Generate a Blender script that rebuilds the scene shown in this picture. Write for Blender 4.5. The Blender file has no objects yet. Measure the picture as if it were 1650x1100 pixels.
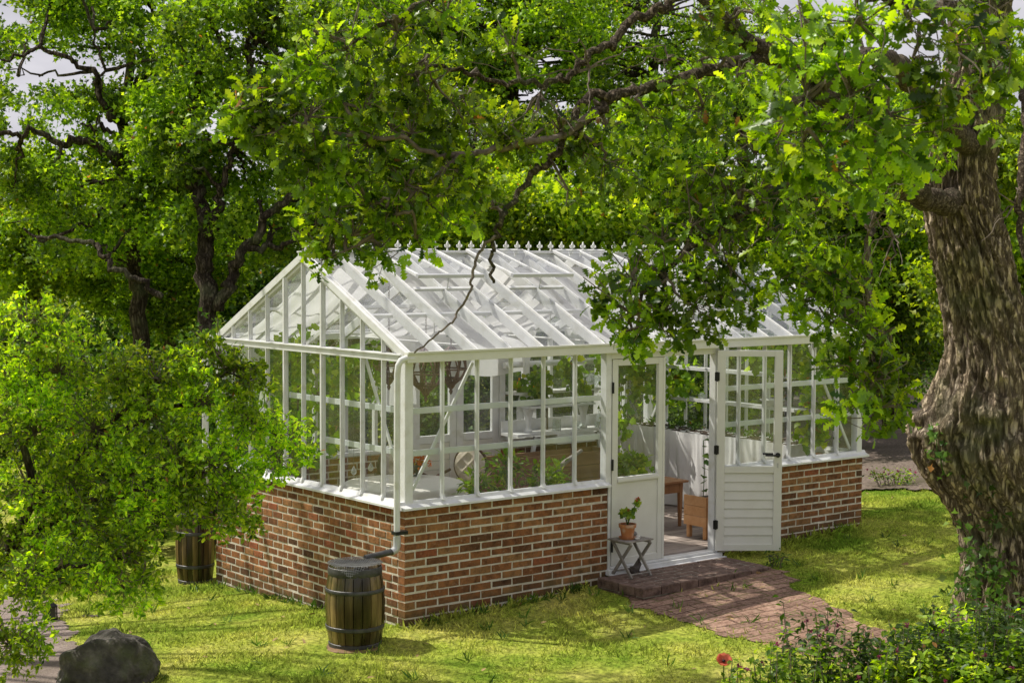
import bpy, bmesh, math, random
import numpy as np
from mathutils import Vector, noise as mn
random.seed(7); RNG = np.random.default_rng(11)
scene = bpy.context.scene
COL = scene.collection
PI = math.pi

# ---------------------------------------------------------------- camera
CAM = np.array([-8.25411, -11.90704, 3.4192]); YAW, PIT, ROL, FPX = 0.89891, -0.0571, 0.00464, 2598.346
Fv = np.array([math.cos(YAW)*math.cos(PIT), math.sin(YAW)*math.cos(PIT), math.sin(PIT)])
Rv = np.array([math.sin(YAW), -math.cos(YAW), 0.0]); Uv = np.cross(Rv, Fv)
R2 = Rv*math.cos(ROL)+Uv*math.sin(ROL); U2 = -Rv*math.sin(ROL)+Uv*math.cos(ROL)
def at(x, y, d):
    """survey point: photograph bearing x,y at distance d -> world position"""
    return CAM + (Fv+(x-825)/FPX*R2-(y-550)/FPX*U2)*d
from mathutils import Matrix
cd = bpy.data.cameras.new('camera'); cam = bpy.data.objects.new('camera', cd); COL.objects.link(cam)
cam.matrix_world = Matrix(((R2[0],U2[0],-Fv[0],CAM[0]),(R2[1],U2[1],-Fv[1],CAM[1]),(R2[2],U2[2],-Fv[2],CAM[2]),(0,0,0,1)))
cd.sensor_width = 36; cd.lens = FPX/1650*36; cd.clip_start = .1; cd.clip_end = 2000
cd.dof.use_dof = True; cd.dof.focus_distance = 15.0; cd.dof.aperture_fstop = 6.5
scene.camera = cam
scene.render.resolution_x, scene.render.resolution_y = 1024, 682
scene.view_settings.view_transform = 'Standard'; scene.view_settings.look = 'None'; scene.view_settings.exposure = 0
scene.cycles.transparent_max_bounces = 20; scene.cycles.max_bounces = 7
scene.cycles.diffuse_bounces = 2; scene.cycles.caustics_reflective = False; scene.cycles.caustics_refractive = False

# ---------------------------------------------------------------- light
SUN = Vector((-.38, .63, 1.0)).normalized()
sd = bpy.data.lights.new('sun', 'SUN'); sd.energy = 5.0; sd.angle = math.radians(.5); sd.color = (1, .955, .87)
so = bpy.data.objects.new('sun', sd); COL.objects.link(so)
so.rotation_euler = SUN.to_track_quat('Z', 'Y').to_euler()
w = bpy.data.worlds.new('World'); scene.world = w; w.use_nodes = True
nt = w.node_tree; nt.nodes.clear()
def N(nt, t, **k):
    n = nt.nodes.new(t)
    for a, b in k.items():
        if a in n.inputs.keys(): n.inputs[a].default_value = b
        else: setattr(n, a, b)
    return n
sky = N(nt, 'ShaderNodeTexSky'); sky.sky_type = 'NISHITA'; sky.sun_disc = False
sky.sun_elevation = math.asin(SUN.z); sky.sun_rotation = math.atan2(SUN.x, SUN.y)
tc = N(nt, 'ShaderNodeTexCoord'); mp = N(nt, 'ShaderNodeMapping'); mp.inputs['Scale'].default_value = (1, 1, 2.6)
cn = N(nt, 'ShaderNodeTexNoise', Scale=3.2, Detail=8.0, Roughness=.6)
cr = N(nt, 'ShaderNodeValToRGB'); cr.color_ramp.elements[0].position = .28; cr.color_ramp.elements[1].position = .46
cn2 = N(nt, 'ShaderNodeTexNoise', Scale=7.0, Detail=6.0)
cc = N(nt, 'ShaderNodeValToRGB'); cc.color_ramp.elements[0].position = .35; cc.color_ramp.elements[1].position = .7
cc.color_ramp.elements[0].color = (3.6, 3.6, 4.1, 1); cc.color_ramp.elements[1].color = (7.2, 7.0, 7.3, 1)
mx = N(nt, 'ShaderNodeMix'); mx.data_type = 'RGBA'
bg = N(nt, 'ShaderNodeBackground', Strength=.13); out = N(nt, 'ShaderNodeOutputWorld')
L = nt.links.new
L(tc.outputs['Generated'], mp.inputs['Vector']); L(mp.outputs[0], cn.inputs['Vector']); L(mp.outputs[0], cn2.inputs['Vector'])
L(cn.outputs[0], cr.inputs[0]); L(cn2.outputs[0], cc.inputs[0])
L(cr.outputs[0], mx.inputs['Factor']); L(sky.outputs[0], mx.inputs['A']); L(cc.outputs[0], mx.inputs['B'])
L(mx.outputs['Result'], bg.inputs['Color']); L(bg.outputs[0], out.inputs[0])

# ---------------------------------------------------------------- materials
def newmat(name):
    m = bpy.data.materials.new(name); m.use_nodes = True; m.node_tree.nodes.clear(); return m, m.node_tree
def ramp(nt, stops):
    r = N(nt, 'ShaderNodeValToRGB'); e = r.color_ramp.elements
    while len(e) < len(stops): e.new(.5)
    for k, (p, c) in enumerate(stops): e[k].position = p; e[k].color = (*c, 1) if len(c) == 3 else c
    return r
def surf(name, cols, scale=6., rough=.6, bump=.0, bscale=60., metal=0., spec=.5, stretch=(1, 1, 1), detail=5., tint=0., dirt=None, bdist=.01):
    """generic procedural surface: noise driven colour ramp + noise bump (+ random per-face tint)"""
    m, t = newmat(name); l = t.links.new
    o = N(t, 'ShaderNodeOutputMaterial'); b = N(t, 'ShaderNodeBsdfPrincipled', Roughness=rough, Metallic=metal)
    b.inputs['Specular IOR Level'].default_value = spec
    c = N(t, 'ShaderNodeTexCoord'); mpn = N(t, 'ShaderNodeMapping'); mpn.inputs['Scale'].default_value = stretch
    l(c.outputs['Object'], mpn.inputs['Vector'])
    n = N(t, 'ShaderNodeTexNoise', Scale=scale, Detail=detail, Roughness=.6); l(mpn.outputs[0], n.inputs['Vector'])
    k = len(cols); r = ramp(t, [(.3+.4*i/max(k-1, 1), cc_) for i, cc_ in enumerate(cols)])
    l(n.outputs[0], r.inputs[0]); col = r.outputs[0]
    if tint:
        a = N(t, 'ShaderNodeAttribute', attribute_name='tint')
        h = N(t, 'ShaderNodeHueSaturation'); l(col, h.inputs['Color'])
        mm = N(t, 'ShaderNodeMapRange'); mm.inputs['To Min'].default_value = 1-tint; mm.inputs['To Max'].default_value = 1+tint
        l(a.outputs['Fac'], mm.inputs[0]); l(mm.outputs[0], h.inputs['Value']); col = h.outputs[0]
    if dirt:
        n2 = N(t, 'ShaderNodeTexNoise', Scale=dirt[0], Detail=6.); l(c.outputs['Object'], n2.inputs['Vector'])
        r2 = ramp(t, [(.5, (0, 0, 0)), (.72, (1, 1, 1))]); l(n2.outputs[0], r2.inputs[0])
        mxx = N(t, 'ShaderNodeMix'); mxx.data_type = 'RGBA'; mxx.inputs['B'].default_value = (*dirt[1], 1)
        l(r2.outputs[0], mxx.inputs['Factor']); l(col, mxx.inputs['A']); col = mxx.outputs['Result']
    l(col, b.inputs['Base Color'])
    if bump:
        bn = N(t, 'ShaderNodeTexNoise', Scale=bscale, Detail=6.); l(mpn.outputs[0], bn.inputs['Vector'])
        bp = N(t, 'ShaderNodeBump', Strength=bump, Distance=bdist); l(bn.outputs[0], bp.inputs['Height']); l(bp.outputs[0], b.inputs['Normal'])
    l(b.outputs[0], o.inputs[0]); return m
def leafmat(name, dark, light, yel, trans=1.0, rough=.45, nscale=.6):
    m, t = newmat(name); l = t.links.new
    o = N(t, 'ShaderNodeOutputMaterial'); a = N(t, 'ShaderNodeAttribute', attribute_name='tint')
    r = ramp(t, [(0, dark), (.6, light), (.985, yel), (1., (.30, .14, .03))]); l(a.outputs['Fac'], r.inputs[0])
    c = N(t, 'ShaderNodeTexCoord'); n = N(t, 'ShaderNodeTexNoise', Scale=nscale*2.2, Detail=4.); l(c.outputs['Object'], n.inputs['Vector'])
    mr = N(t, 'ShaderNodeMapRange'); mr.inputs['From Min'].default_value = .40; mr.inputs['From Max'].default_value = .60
    mr.inputs['To Min'].default_value = .55; mr.inputs['To Max'].default_value = 1.35; l(n.outputs[0], mr.inputs[0])  # broad noise paints lit and shaded clumps into the leaf colour
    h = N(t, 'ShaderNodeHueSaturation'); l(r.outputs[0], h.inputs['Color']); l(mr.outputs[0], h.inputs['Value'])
    b = N(t, 'ShaderNodeBsdfPrincipled', Roughness=rough); b.inputs['Specular IOR Level'].default_value = .35
    l(h.outputs[0], b.inputs['Base Color'])
    tr = N(t, 'ShaderNodeBsdfTranslucent'); h2 = N(t, 'ShaderNodeHueSaturation', Hue=.496, Saturation=1.05, Value=1.75*trans)
    l(h.outputs[0], h2.inputs['Color']); l(h2.outputs[0], tr.inputs['Color'])
    mxs = N(t, 'ShaderNodeMixShader', Fac=.40); l(b.outputs[0], mxs.inputs[1]); l(tr.outputs[0], mxs.inputs[2])
    l(mxs.outputs[0], o.inputs[0]); return m
def brickmat(name):
    m, t = newmat(name); l = t.links.new
    o = N(t, 'ShaderNodeOutputMaterial'); b = N(t, 'ShaderNodeBsdfPrincipled', Roughness=.9)
    b.inputs['Specular IOR Level'].default_value = .2
    a = N(t, 'ShaderNodeAttribute', attribute_name='tint')
    r = ramp(t, [(0, (.11, .055, .028)), (.25, (.20, .085, .038)), (.5, (.28, .118, .048)), (.75, (.31, .165, .07)), (1, (.27, .09, .042))])
    l(a.outputs['Fac'], r.inputs[0])
    c = N(t, 'ShaderNodeTexCoord'); n = N(t, 'ShaderNodeTexNoise', Scale=14., Detail=8., Roughness=.7); l(c.outputs['Object'], n.inputs['Vector'])
    r2 = ramp(t, [(.3, (.38, .34, .30)), (.5, (.95, .95, .9)), (.7, (1.4, 1.3, 1.1))]); l(n.outputs[0], r2.inputs[0])
    mu = N(t, 'ShaderNodeMix'); mu.data_type = 'RGBA'; mu.blend_type = 'MULTIPLY'; mu.inputs['Factor'].default_value = 1.
    l(r.outputs[0], mu.inputs['A']); l(r2.outputs[0], mu.inputs['B'])
    n3 = N(t, 'ShaderNodeTexNoise', Scale=38., Detail=6.); l(c.outputs['Object'], n3.inputs['Vector'])
    r3 = ramp(t, [(.6, (0, 0, 0)), (.72, (.6, .6, .6))]); l(n3.outputs[0], r3.inputs[0])
    m2 = N(t, 'ShaderNodeMix'); m2.data_type = 'RGBA'; m2.inputs['B'].default_value = (.36, .26, .17, 1)
    l(r3.outputs[0], m2.inputs['Factor']); l(mu.outputs['Result'], m2.inputs['A'])
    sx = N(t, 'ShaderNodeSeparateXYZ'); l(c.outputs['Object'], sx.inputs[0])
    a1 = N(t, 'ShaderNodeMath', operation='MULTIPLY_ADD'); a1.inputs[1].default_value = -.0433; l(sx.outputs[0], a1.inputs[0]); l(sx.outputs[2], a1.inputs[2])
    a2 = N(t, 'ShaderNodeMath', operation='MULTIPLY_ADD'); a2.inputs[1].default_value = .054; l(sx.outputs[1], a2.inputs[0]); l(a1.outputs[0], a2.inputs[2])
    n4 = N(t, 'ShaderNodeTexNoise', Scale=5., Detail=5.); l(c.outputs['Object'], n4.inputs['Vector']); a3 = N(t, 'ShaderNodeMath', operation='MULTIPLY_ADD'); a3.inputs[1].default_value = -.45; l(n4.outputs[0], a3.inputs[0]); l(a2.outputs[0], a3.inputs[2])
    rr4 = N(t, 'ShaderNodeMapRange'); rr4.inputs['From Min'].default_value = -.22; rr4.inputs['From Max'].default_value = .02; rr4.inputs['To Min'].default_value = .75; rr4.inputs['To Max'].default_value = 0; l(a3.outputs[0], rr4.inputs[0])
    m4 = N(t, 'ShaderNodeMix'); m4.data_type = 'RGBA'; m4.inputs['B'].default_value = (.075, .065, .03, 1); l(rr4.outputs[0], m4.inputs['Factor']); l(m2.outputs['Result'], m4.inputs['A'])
    l(m4.outputs['Result'], b.inputs['Base Color'])
    bn = N(t, 'ShaderNodeTexNoise', Scale=70., Detail=8.); l(c.outputs['Object'], bn.inputs['Vector'])
    bp = N(t, 'ShaderNodeBump', Strength=.9, Distance=.006); l(bn.outputs[0], bp.inputs['Height']); l(bp.outputs[0], b.inputs['Normal'])
    l(b.outputs[0], o.inputs[0]); return m
def glassmat(name, dirt=.05, refl=1.0, tint=(.93, .95, .94)):
    m, t = newmat(name); l = t.links.new
    o = N(t, 'ShaderNodeOutputMaterial'); tr = N(t, 'ShaderNodeBsdfTransparent', Color=(*tint, 1))
    g = N(t, 'ShaderNodeBsdfGlossy', Roughness=.03); g.inputs['Color'].default_value = (1, 1, 1, 1)
    geo = N(t, 'ShaderNodeNewGeometry'); io = N(t, 'ShaderNodeMapRange'); io.inputs['To Min'].default_value = 1.5; io.inputs['To Max'].default_value = 1/1.5; l(geo.outputs['Backfacing'], io.inputs[0]); fr = N(t, 'ShaderNodeFresnel'); l(io.outputs[0], fr.inputs['IOR']); ml = N(t, 'ShaderNodeMath', operation='MULTIPLY'); ml.inputs[1].default_value = refl
    l(fr.outputs[0], ml.inputs[0]); ms = N(t, 'ShaderNodeMixShader'); l(ml.outputs[0], ms.inputs[0]); l(tr.outputs[0], ms.inputs[1]); l(g.outputs[0], ms.inputs[2])
    d0 = N(t, 'ShaderNodeBsdfDiffuse'); d0.inputs['Color'].default_value = (.85, .86, .86, 1); d1 = N(t, 'ShaderNodeBsdfTranslucent'); d1.inputs['Color'].default_value = (.9, .9, .9, 1); d = N(t, 'ShaderNodeMixShader', Fac=.5); l(d0.outputs[0], d.inputs[1]); l(d1.outputs[0], d.inputs[2])
    c = N(t, 'ShaderNodeTexCoord'); n = N(t, 'ShaderNodeTexNoise', Scale=3., Detail=7.); l(c.outputs['Object'], n.inputs['Vector'])
    mr = N(t, 'ShaderNodeMapRange'); mr.inputs['From Min'].default_value = .35; mr.inputs['From Max'].default_value = .75
    mr.inputs['To Min'].default_value = dirt*.3; mr.inputs['To Max'].default_value = dirt*2.; l(n.outputs[0], mr.inputs[0])
    m2 = N(t, 'ShaderNodeMixShader'); l(mr.outputs[0], m2.inputs[0]); l(ms.outputs[0], m2.inputs[1]); l(d.outputs[0], m2.inputs[2])
    l(m2.outputs[0], o.inputs[0]); return m
def clothmat(name, col, trans=.35, scale=40):
    m, t = newmat(name); l = t.links.new
    o = N(t, 'ShaderNodeOutputMaterial'); b = N(t, 'ShaderNodeBsdfDiffuse'); b.inputs['Color'].default_value = (*col, 1)
    tr = N(t, 'ShaderNodeBsdfTranslucent'); tr.inputs['Color'].default_value = (*col, 1)
    c = N(t, 'ShaderNodeTexCoord'); n = N(t, 'ShaderNodeTexNoise', Scale=scale, Detail=5.); l(c.outputs['Object'], n.inputs['Vector'])
    bp = N(t, 'ShaderNodeBump', Strength=.25, Distance=.01); l(n.outputs[0], bp.inputs['Height']); l(bp.outputs[0], b.inputs['Normal'])
    ms = N(t, 'ShaderNodeMixShader', Fac=trans); l(b.outputs[0], ms.inputs[1]); l(tr.outputs[0], ms.inputs[2]); l(ms.outputs[0], o.inputs[0]); return m
def barkmat(name, c0, c1, c2, scale=9., lichen=True, zs=.28):
    m, t = newmat(name); l = t.links.new
    o = N(t, 'ShaderNodeOutputMaterial'); b = N(t, 'ShaderNodeBsdfPrincipled', Roughness=.92); b.inputs['Specular IOR Level'].default_value = .15
    c = N(t, 'ShaderNodeTexCoord'); mpn = N(t, 'ShaderNodeMapping'); mpn.inputs['Scale'].default_value = (1, 1, zs); l(c.outputs['Object'], mpn.inputs['Vector'])
    n = N(t, 'ShaderNodeTexNoise', Scale=scale*2, Detail=9., Roughness=.65); n.inputs['Distortion'].default_value = .6; l(mpn.outputs[0], n.inputs['Vector'])
    v = N(t, 'ShaderNodeTexVoronoi', Scale=scale*2.2); v.feature = 'DISTANCE_TO_EDGE'
    vm = N(t, 'ShaderNodeMix'); vm.data_type = 'VECTOR'; vm.inputs['Factor'].default_value = .12; l(mpn.outputs[0], vm.inputs['A']); l(n.outputs['Color'], vm.inputs['B']); l(vm.outputs['Result'], v.inputs['Vector'])
    r = ramp(t, [(.3, c0), (.52, c1), (.72, c2)]); l(n.outputs[0], r.inputs[0])
    rv = ramp(t, [(0, (.25, .22, .2)), (.22, (1, 1, 1))]); l(v.outputs['Distance'], rv.inputs[0])
    mu = N(t, 'ShaderNodeMix'); mu.data_type = 'RGBA'; mu.blend_type = 'MULTIPLY'; mu.inputs['Factor'].default_value = .85; l(r.outputs[0], mu.inputs['A']); l(rv.outputs[0], mu.inputs['B'])
    col = mu.outputs['Result']
    if lichen:
        n3 = N(t, 'ShaderNodeTexNoise', Scale=2.2, Detail=7.); l(c.outputs['Object'], n3.inputs['Vector'])
        r3 = ramp(t, [(.5, (0, 0, 0)), (.66, (.7, .7, .7))]); l(n3.outputs[0], r3.inputs[0])
        m3 = N(t, 'ShaderNodeMix'); m3.data_type = 'RGBA'; m3.inputs['B'].default_value = (.16, .17, .09, 1); l(r3.outputs[0], m3.inputs['Factor']); l(col, m3.inputs['A']); col = m3.outputs['Result']
    l(col, b.inputs['Base Color'])
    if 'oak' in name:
        at2 = N(t, 'ShaderNodeAttribute', attribute_name='tint'); rt = ramp(t, [(0, (.16, .13, .11)), (.35, (.7, .66, .62)), (.5, (1, 1, 1)), (1, (1.35, 1.3, 1.2))]); l(at2.outputs['Fac'], rt.inputs[0])  # crevice shade painted into the bark: dark in furrows, pale on ridges
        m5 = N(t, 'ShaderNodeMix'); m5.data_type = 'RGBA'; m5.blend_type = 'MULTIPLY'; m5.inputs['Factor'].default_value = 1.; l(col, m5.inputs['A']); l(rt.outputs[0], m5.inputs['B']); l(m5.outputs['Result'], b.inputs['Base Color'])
    ad = N(t, 'ShaderNodeMath', operation='ADD'); l(n.outputs[0], ad.inputs[0]); l(rv.outputs[0], ad.inputs[1])
    bp = N(t, 'ShaderNodeBump', Strength=1., Distance=.03); l(ad.outputs[0], bp.inputs['Height']); l(bp.outputs[0], b.inputs['Normal'])
    l(b.outputs[0], o.inputs[0]); return m

M = dict(
    white=surf('white_paint', [(.70, .70, .68), (.80, .80, .79)], 5, .38, .05, 30, dirt=(9, (.64, .63, .58))),
    cream=surf('cream_paint', [(.70, .69, .62), (.76, .75, .69)], 5, .42, .08, 40),
    greyalu=surf('grey_aluminium', [(.45, .46, .46), (.6, .6, .6)], 8, .4, .05, metal=.3),
    strip=surf('frosted_rail', [(.62, .65, .65), (.75, .77, .77)], 3, .35),
    brick=brickmat('old_brick'), mortar=surf('lime_mortar', [(.50, .44, .33), (.66, .60, .48), (.76, .71, .60)], 18, .95, .8, 90),
    glass=glassmat('clear_glass', .022, 1.0), roofglass=glassmat('weathered_roof_glass', .14, .9, (.93, .94, .94)),
    ware=glassmat('clear_glassware', .22, 3.2, (.86, .9, .88)), amber=surf('amber_glass', [(.75, .27, .01), (.9, .40, .02)], 5, .15),
    cloth=clothmat('white_muslin', (.9, .89, .88), .45), linen=clothmat('white_linen', (.92, .90, .88), .2, 60),
    lace=clothmat('cream_lace', (.88, .85, .77), .1, 150),
    wood=surf('honey_wood', [(.28, .12, .04), (.42, .2, .08)], 10, .5, .15, 60, stretch=(1, 1, .15)),
    pine=surf('orange_pine', [(.62, .30, .12), (.78, .45, .22)], 9, .5, .15, 60, stretch=(.2, 1, 1), tint=.1),
    crate=surf('brown_plank', [(.20, .11, .05), (.36, .21, .1)], 6, .7, .3, 60, stretch=(.15, 1, 1), tint=.2),
    floor=surf('grey_plank', [(.22, .17, .14), (.42, .35, .30)], 5, .8, .4, 60, stretch=(.25, 1, 1), tint=.3),
    grey=surf('weathered_grey_wood', [(.15, .13, .11), (.36, .33, .29)], 12, .8, .4, 80, stretch=(1, 1, .2)),
    terra=surf('terracotta', [(.42, .15, .05), (.55, .24, .10)], 9, .8, .2, 60, dirt=(14, (.6, .45, .33))),
    soil=surf('soil', [(.03, .02, .012), (.07, .045, .03)], 30, .95, .9, 90),
    black=surf('black_iron', [(.012, .012, .012), (.03, .03, .028)], 20, .45, .2, metal=.5),
    hoop=surf('dark_hoop_steel', [(.05, .05, .05), (.13, .125, .12)], 12, .5, .3, 60, metal=.6),
    stave=surf('old_oak_staves', [(.022, .014, .007), (.09, .058, .022), (.26, .18, .07)], 10, .22, .5, 45, stretch=(1, 1, .1), tint=.75, dirt=(3, (.05, .055, .02))),
    net=surf('grey_wire', [(.12, .12, .115), (.25, .25, .24)], 20, .5, metal=.5),
    rust=surf('rusty_wrought_iron', [(.13, .08, .06), (.25, .16, .12)], 25, .8, .4, 90),
    stone=surf('granite', [(.03, .026, .02), (.075, .066, .052), (.19, .17, .14)], 7, .9, 1., 22, dirt=(5, (.09, .10, .04)), bdist=.03),
    pebble=surf('pebble', [(.2, .19, .17), (.34, .32, .3)], 30, .8, .3), palep=surf('pale_pebble', [(.5, .48, .42), (.62, .6, .55)], 30, .8, .3),
    bronze=surf('dark_cast_metal', [(.05, .04, .035), (.10, .08, .07)], 30, .6, .3),
    paver=surf('worn_step_brick', [(.09, .055, .04), (.19, .12, .09), (.28, .19, .15)], 16, .95, .9, 70, tint=.25),
    pathm=surf('worn_path', [(.12, .085, .06), (.30, .20, .145), (.43, .31, .235)], 10, .95, 1., 60, dirt=(3.3, (.13, .15, .035)), bdist=.02),
    gravel=surf('grey_gravel', [(.14, .105, .085), (.29, .225, .19), (.42, .34, .29)], 42, .95, 1., 90, dirt=(1.1, (.16, .125, .09)), bdist=.02),
    tuft=surf('cream_upholstery', [(.5, .43, .33), (.62, .55, .44)], 9, .8, .2), walnut=surf('dark_carved_wood', [(.06, .03, .015), (.13, .06, .03)], 12, .5),
    oakbark=barkmat('oak_bark', (.15, .115, .085), (.42, .34, .25), (.68, .58, .46)),
    darkbark=barkmat('dark_bark', (.045, .033, .022), (.11, .085, .06), (.22, .18, .14)),
    limbbark=barkmat('limb_bark', (.09, .065, .045), (.24, .185, .13), (.42, .35, .27), 14., zs=.9),
    twig=surf('twig_bark', [(.07, .05, .035), (.2, .16, .12)], 20, .9, .5, 60),
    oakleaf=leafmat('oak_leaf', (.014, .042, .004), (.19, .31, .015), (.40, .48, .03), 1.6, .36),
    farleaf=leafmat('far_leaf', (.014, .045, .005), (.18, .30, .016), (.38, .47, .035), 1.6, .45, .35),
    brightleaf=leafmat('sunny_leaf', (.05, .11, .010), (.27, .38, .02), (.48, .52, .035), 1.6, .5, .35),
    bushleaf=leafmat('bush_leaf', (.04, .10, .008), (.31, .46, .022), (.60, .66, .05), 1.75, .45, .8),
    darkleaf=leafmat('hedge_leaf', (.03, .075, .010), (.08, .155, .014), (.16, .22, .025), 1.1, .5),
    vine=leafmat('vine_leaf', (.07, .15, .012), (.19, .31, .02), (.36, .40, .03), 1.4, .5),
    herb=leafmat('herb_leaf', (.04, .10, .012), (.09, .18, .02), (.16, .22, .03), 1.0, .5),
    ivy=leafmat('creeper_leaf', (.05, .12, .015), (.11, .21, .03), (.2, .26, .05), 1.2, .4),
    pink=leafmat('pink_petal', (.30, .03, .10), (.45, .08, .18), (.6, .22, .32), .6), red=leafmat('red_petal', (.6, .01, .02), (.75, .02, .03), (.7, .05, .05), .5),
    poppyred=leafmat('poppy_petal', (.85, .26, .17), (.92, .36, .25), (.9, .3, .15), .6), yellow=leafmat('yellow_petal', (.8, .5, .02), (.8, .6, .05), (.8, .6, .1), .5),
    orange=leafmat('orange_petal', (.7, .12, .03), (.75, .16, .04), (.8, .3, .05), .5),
)
def pathmat():
    m, t = newmat('worn_paving'); l = t.links.new
    o = N(t, 'ShaderNodeOutputMaterial'); b = N(t, 'ShaderNodeBsdfPrincipled', Roughness=.95); b.inputs['Specular IOR Level'].default_value = .15
    c = N(t, 'ShaderNodeTexCoord'); n0 = N(t, 'ShaderNodeTexNoise', Scale=3.5, Detail=4.); l(c.outputs['Object'], n0.inputs['Vector'])
    vm = N(t, 'ShaderNodeMix'); vm.data_type = 'VECTOR'; vm.inputs['Factor'].default_value = .09; l(c.outputs['Object'], vm.inputs['A']); l(n0.outputs['Color'], vm.inputs['B'])
    vr = N(t, 'ShaderNodeMapping'); vr.inputs['Rotation'].default_value = (0, 0, .12); l(vm.outputs['Result'], vr.inputs['Vector'])
    v = N(t, 'ShaderNodeTexBrick', Scale=1.); v.inputs['Color1'].default_value = (0, 0, 0, 1); v.inputs['Color2'].default_value = (1, 1, 1, 1); v.inputs['Mortar'].default_value = (.5, .5, .5, 1); v.inputs['Mortar Size'].default_value = .008; v.inputs['Mortar Smooth'].default_value = .5; v.inputs['Brick Width'].default_value = .26; v.inputs['Row Height'].default_value = .13; l(vr.outputs[0], v.inputs['Vector'])
    n = N(t, 'ShaderNodeTexNoise', Scale=26., Detail=10., Roughness=.8); l(c.outputs['Object'], n.inputs['Vector'])
    r = ramp(t, [(.36, (.13, .075, .05)), (.5, (.35, .215, .155)), (.64, (.52, .36, .27))]); l(n.outputs[0], r.inputs[0])
    sp = N(t, 'ShaderNodeSeparateColor'); l(v.outputs['Color'], sp.inputs[0]); mr = N(t, 'ShaderNodeMapRange'); mr.inputs['To Min'].default_value = .72; mr.inputs['To Max'].default_value = 1.18; l(sp.outputs[0], mr.inputs[0])
    h = N(t, 'ShaderNodeHueSaturation'); l(r.outputs[0], h.inputs['Color']); l(mr.outputs[0], h.inputs['Value'])
    rj = ramp(t, [(.1, (0, 0, 0)), (.9, (.75, .75, .75))]); l(v.outputs['Fac'], rj.inputs[0])
    n3 = N(t, 'ShaderNodeTexNoise', Scale=5., Detail=4.); l(c.outputs['Object'], n3.inputs['Vector']); rg = ramp(t, [(.42, (.07, .045, .03)), (.55, (.13, .16, .03))]); l(n3.outputs[0], rg.inputs[0])
    mx_ = N(t, 'ShaderNodeMix'); mx_.data_type = 'RGBA'; l(rj.outputs[0], mx_.inputs['Factor']); l(h.outputs[0], mx_.inputs['A']); l(rg.outputs[0], mx_.inputs['B']); l(mx_.outputs['Result'], b.inputs['Base Color'])
    sb = N(t, 'ShaderNodeMath', operation='SUBTRACT'); l(n.outputs[0], sb.inputs[0]); l(rj.outputs[0], sb.inputs[1])
    bp = N(t, 'ShaderNodeBump', Strength=1., Distance=.02); l(sb.outputs[0], bp.inputs['Height']); l(bp.outputs[0], b.inputs['Normal']); l(b.outputs[0], o.inputs[0]); return m
M['pathm'] = pathmat()
# lawn: shared colour logic for the soil sheet and the blades
def lawnmat(name, k, trans=False):
    m, t = newmat(name); l = t.links.new
    o = N(t, 'ShaderNodeOutputMaterial'); c = N(t, 'ShaderNodeTexCoord')
    n = N(t, 'ShaderNodeTexNoise', Scale=.9, Detail=5., Roughness=.65); l(c.outputs['Object'], n.inputs['Vector'])
    r = ramp(t, [(.34, (.10*k, .17*k, .018*k)), (.5, (.225*k, .265*k, .045*k)), (.72, (.36*k, .34*k, .10*k))]); l(n.outputs[0], r.inputs[0])
    n2 = N(t, 'ShaderNodeTexNoise', Scale=24., Detail=4.); l(c.outputs['Object'], n2.inputs['Vector'])
    r2 = ramp(t, [(.35, (.5, .5, .5)), (.65, (1.25, 1.2, 1.1))]); l(n2.outputs[0], r2.inputs[0])
    mu = N(t, 'ShaderNodeMix'); mu.data_type = 'RGBA'; mu.blend_type = 'MULTIPLY'; mu.inputs['Factor'].default_value = 1.; l(r.outputs[0], mu.inputs['A']); l(r2.outputs[0], mu.inputs['B'])
    b = N(t, 'ShaderNodeBsdfDiffuse'); l(mu.outputs['Result'], b.inputs['Color']); last = b
    if trans:
        a = N(t, 'ShaderNodeAttribute', attribute_name='tint'); mr = N(t, 'ShaderNodeMapRange'); mr.inputs['To Min'].default_value = .6; mr.inputs['To Max'].default_value = 1.5
        h = N(t, 'ShaderNodeHueSaturation'); l(a.outputs['Fac'], mr.inputs[0]); l(mr.outputs[0], h.inputs['Value']); l(mu.outputs['Result'], h.inputs['Color']); l(h.outputs[0], b.inputs['Color'])
        tr = N(t, 'ShaderNodeBsdfTranslucent'); l(h.outputs[0], tr.inputs['Color']); ms = N(t, 'ShaderNodeMixShader', Fac=.45); l(b.outputs[0], ms.inputs[1]); l(tr.outputs[0], ms.inputs[2]); last = ms
    l(last.outputs[0], o.inputs[0]); return m
M['lawn'] = lawnmat('lawn_soil', 1.3); M['blade'] = lawnmat('grass_blade', 2.25, True)

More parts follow.
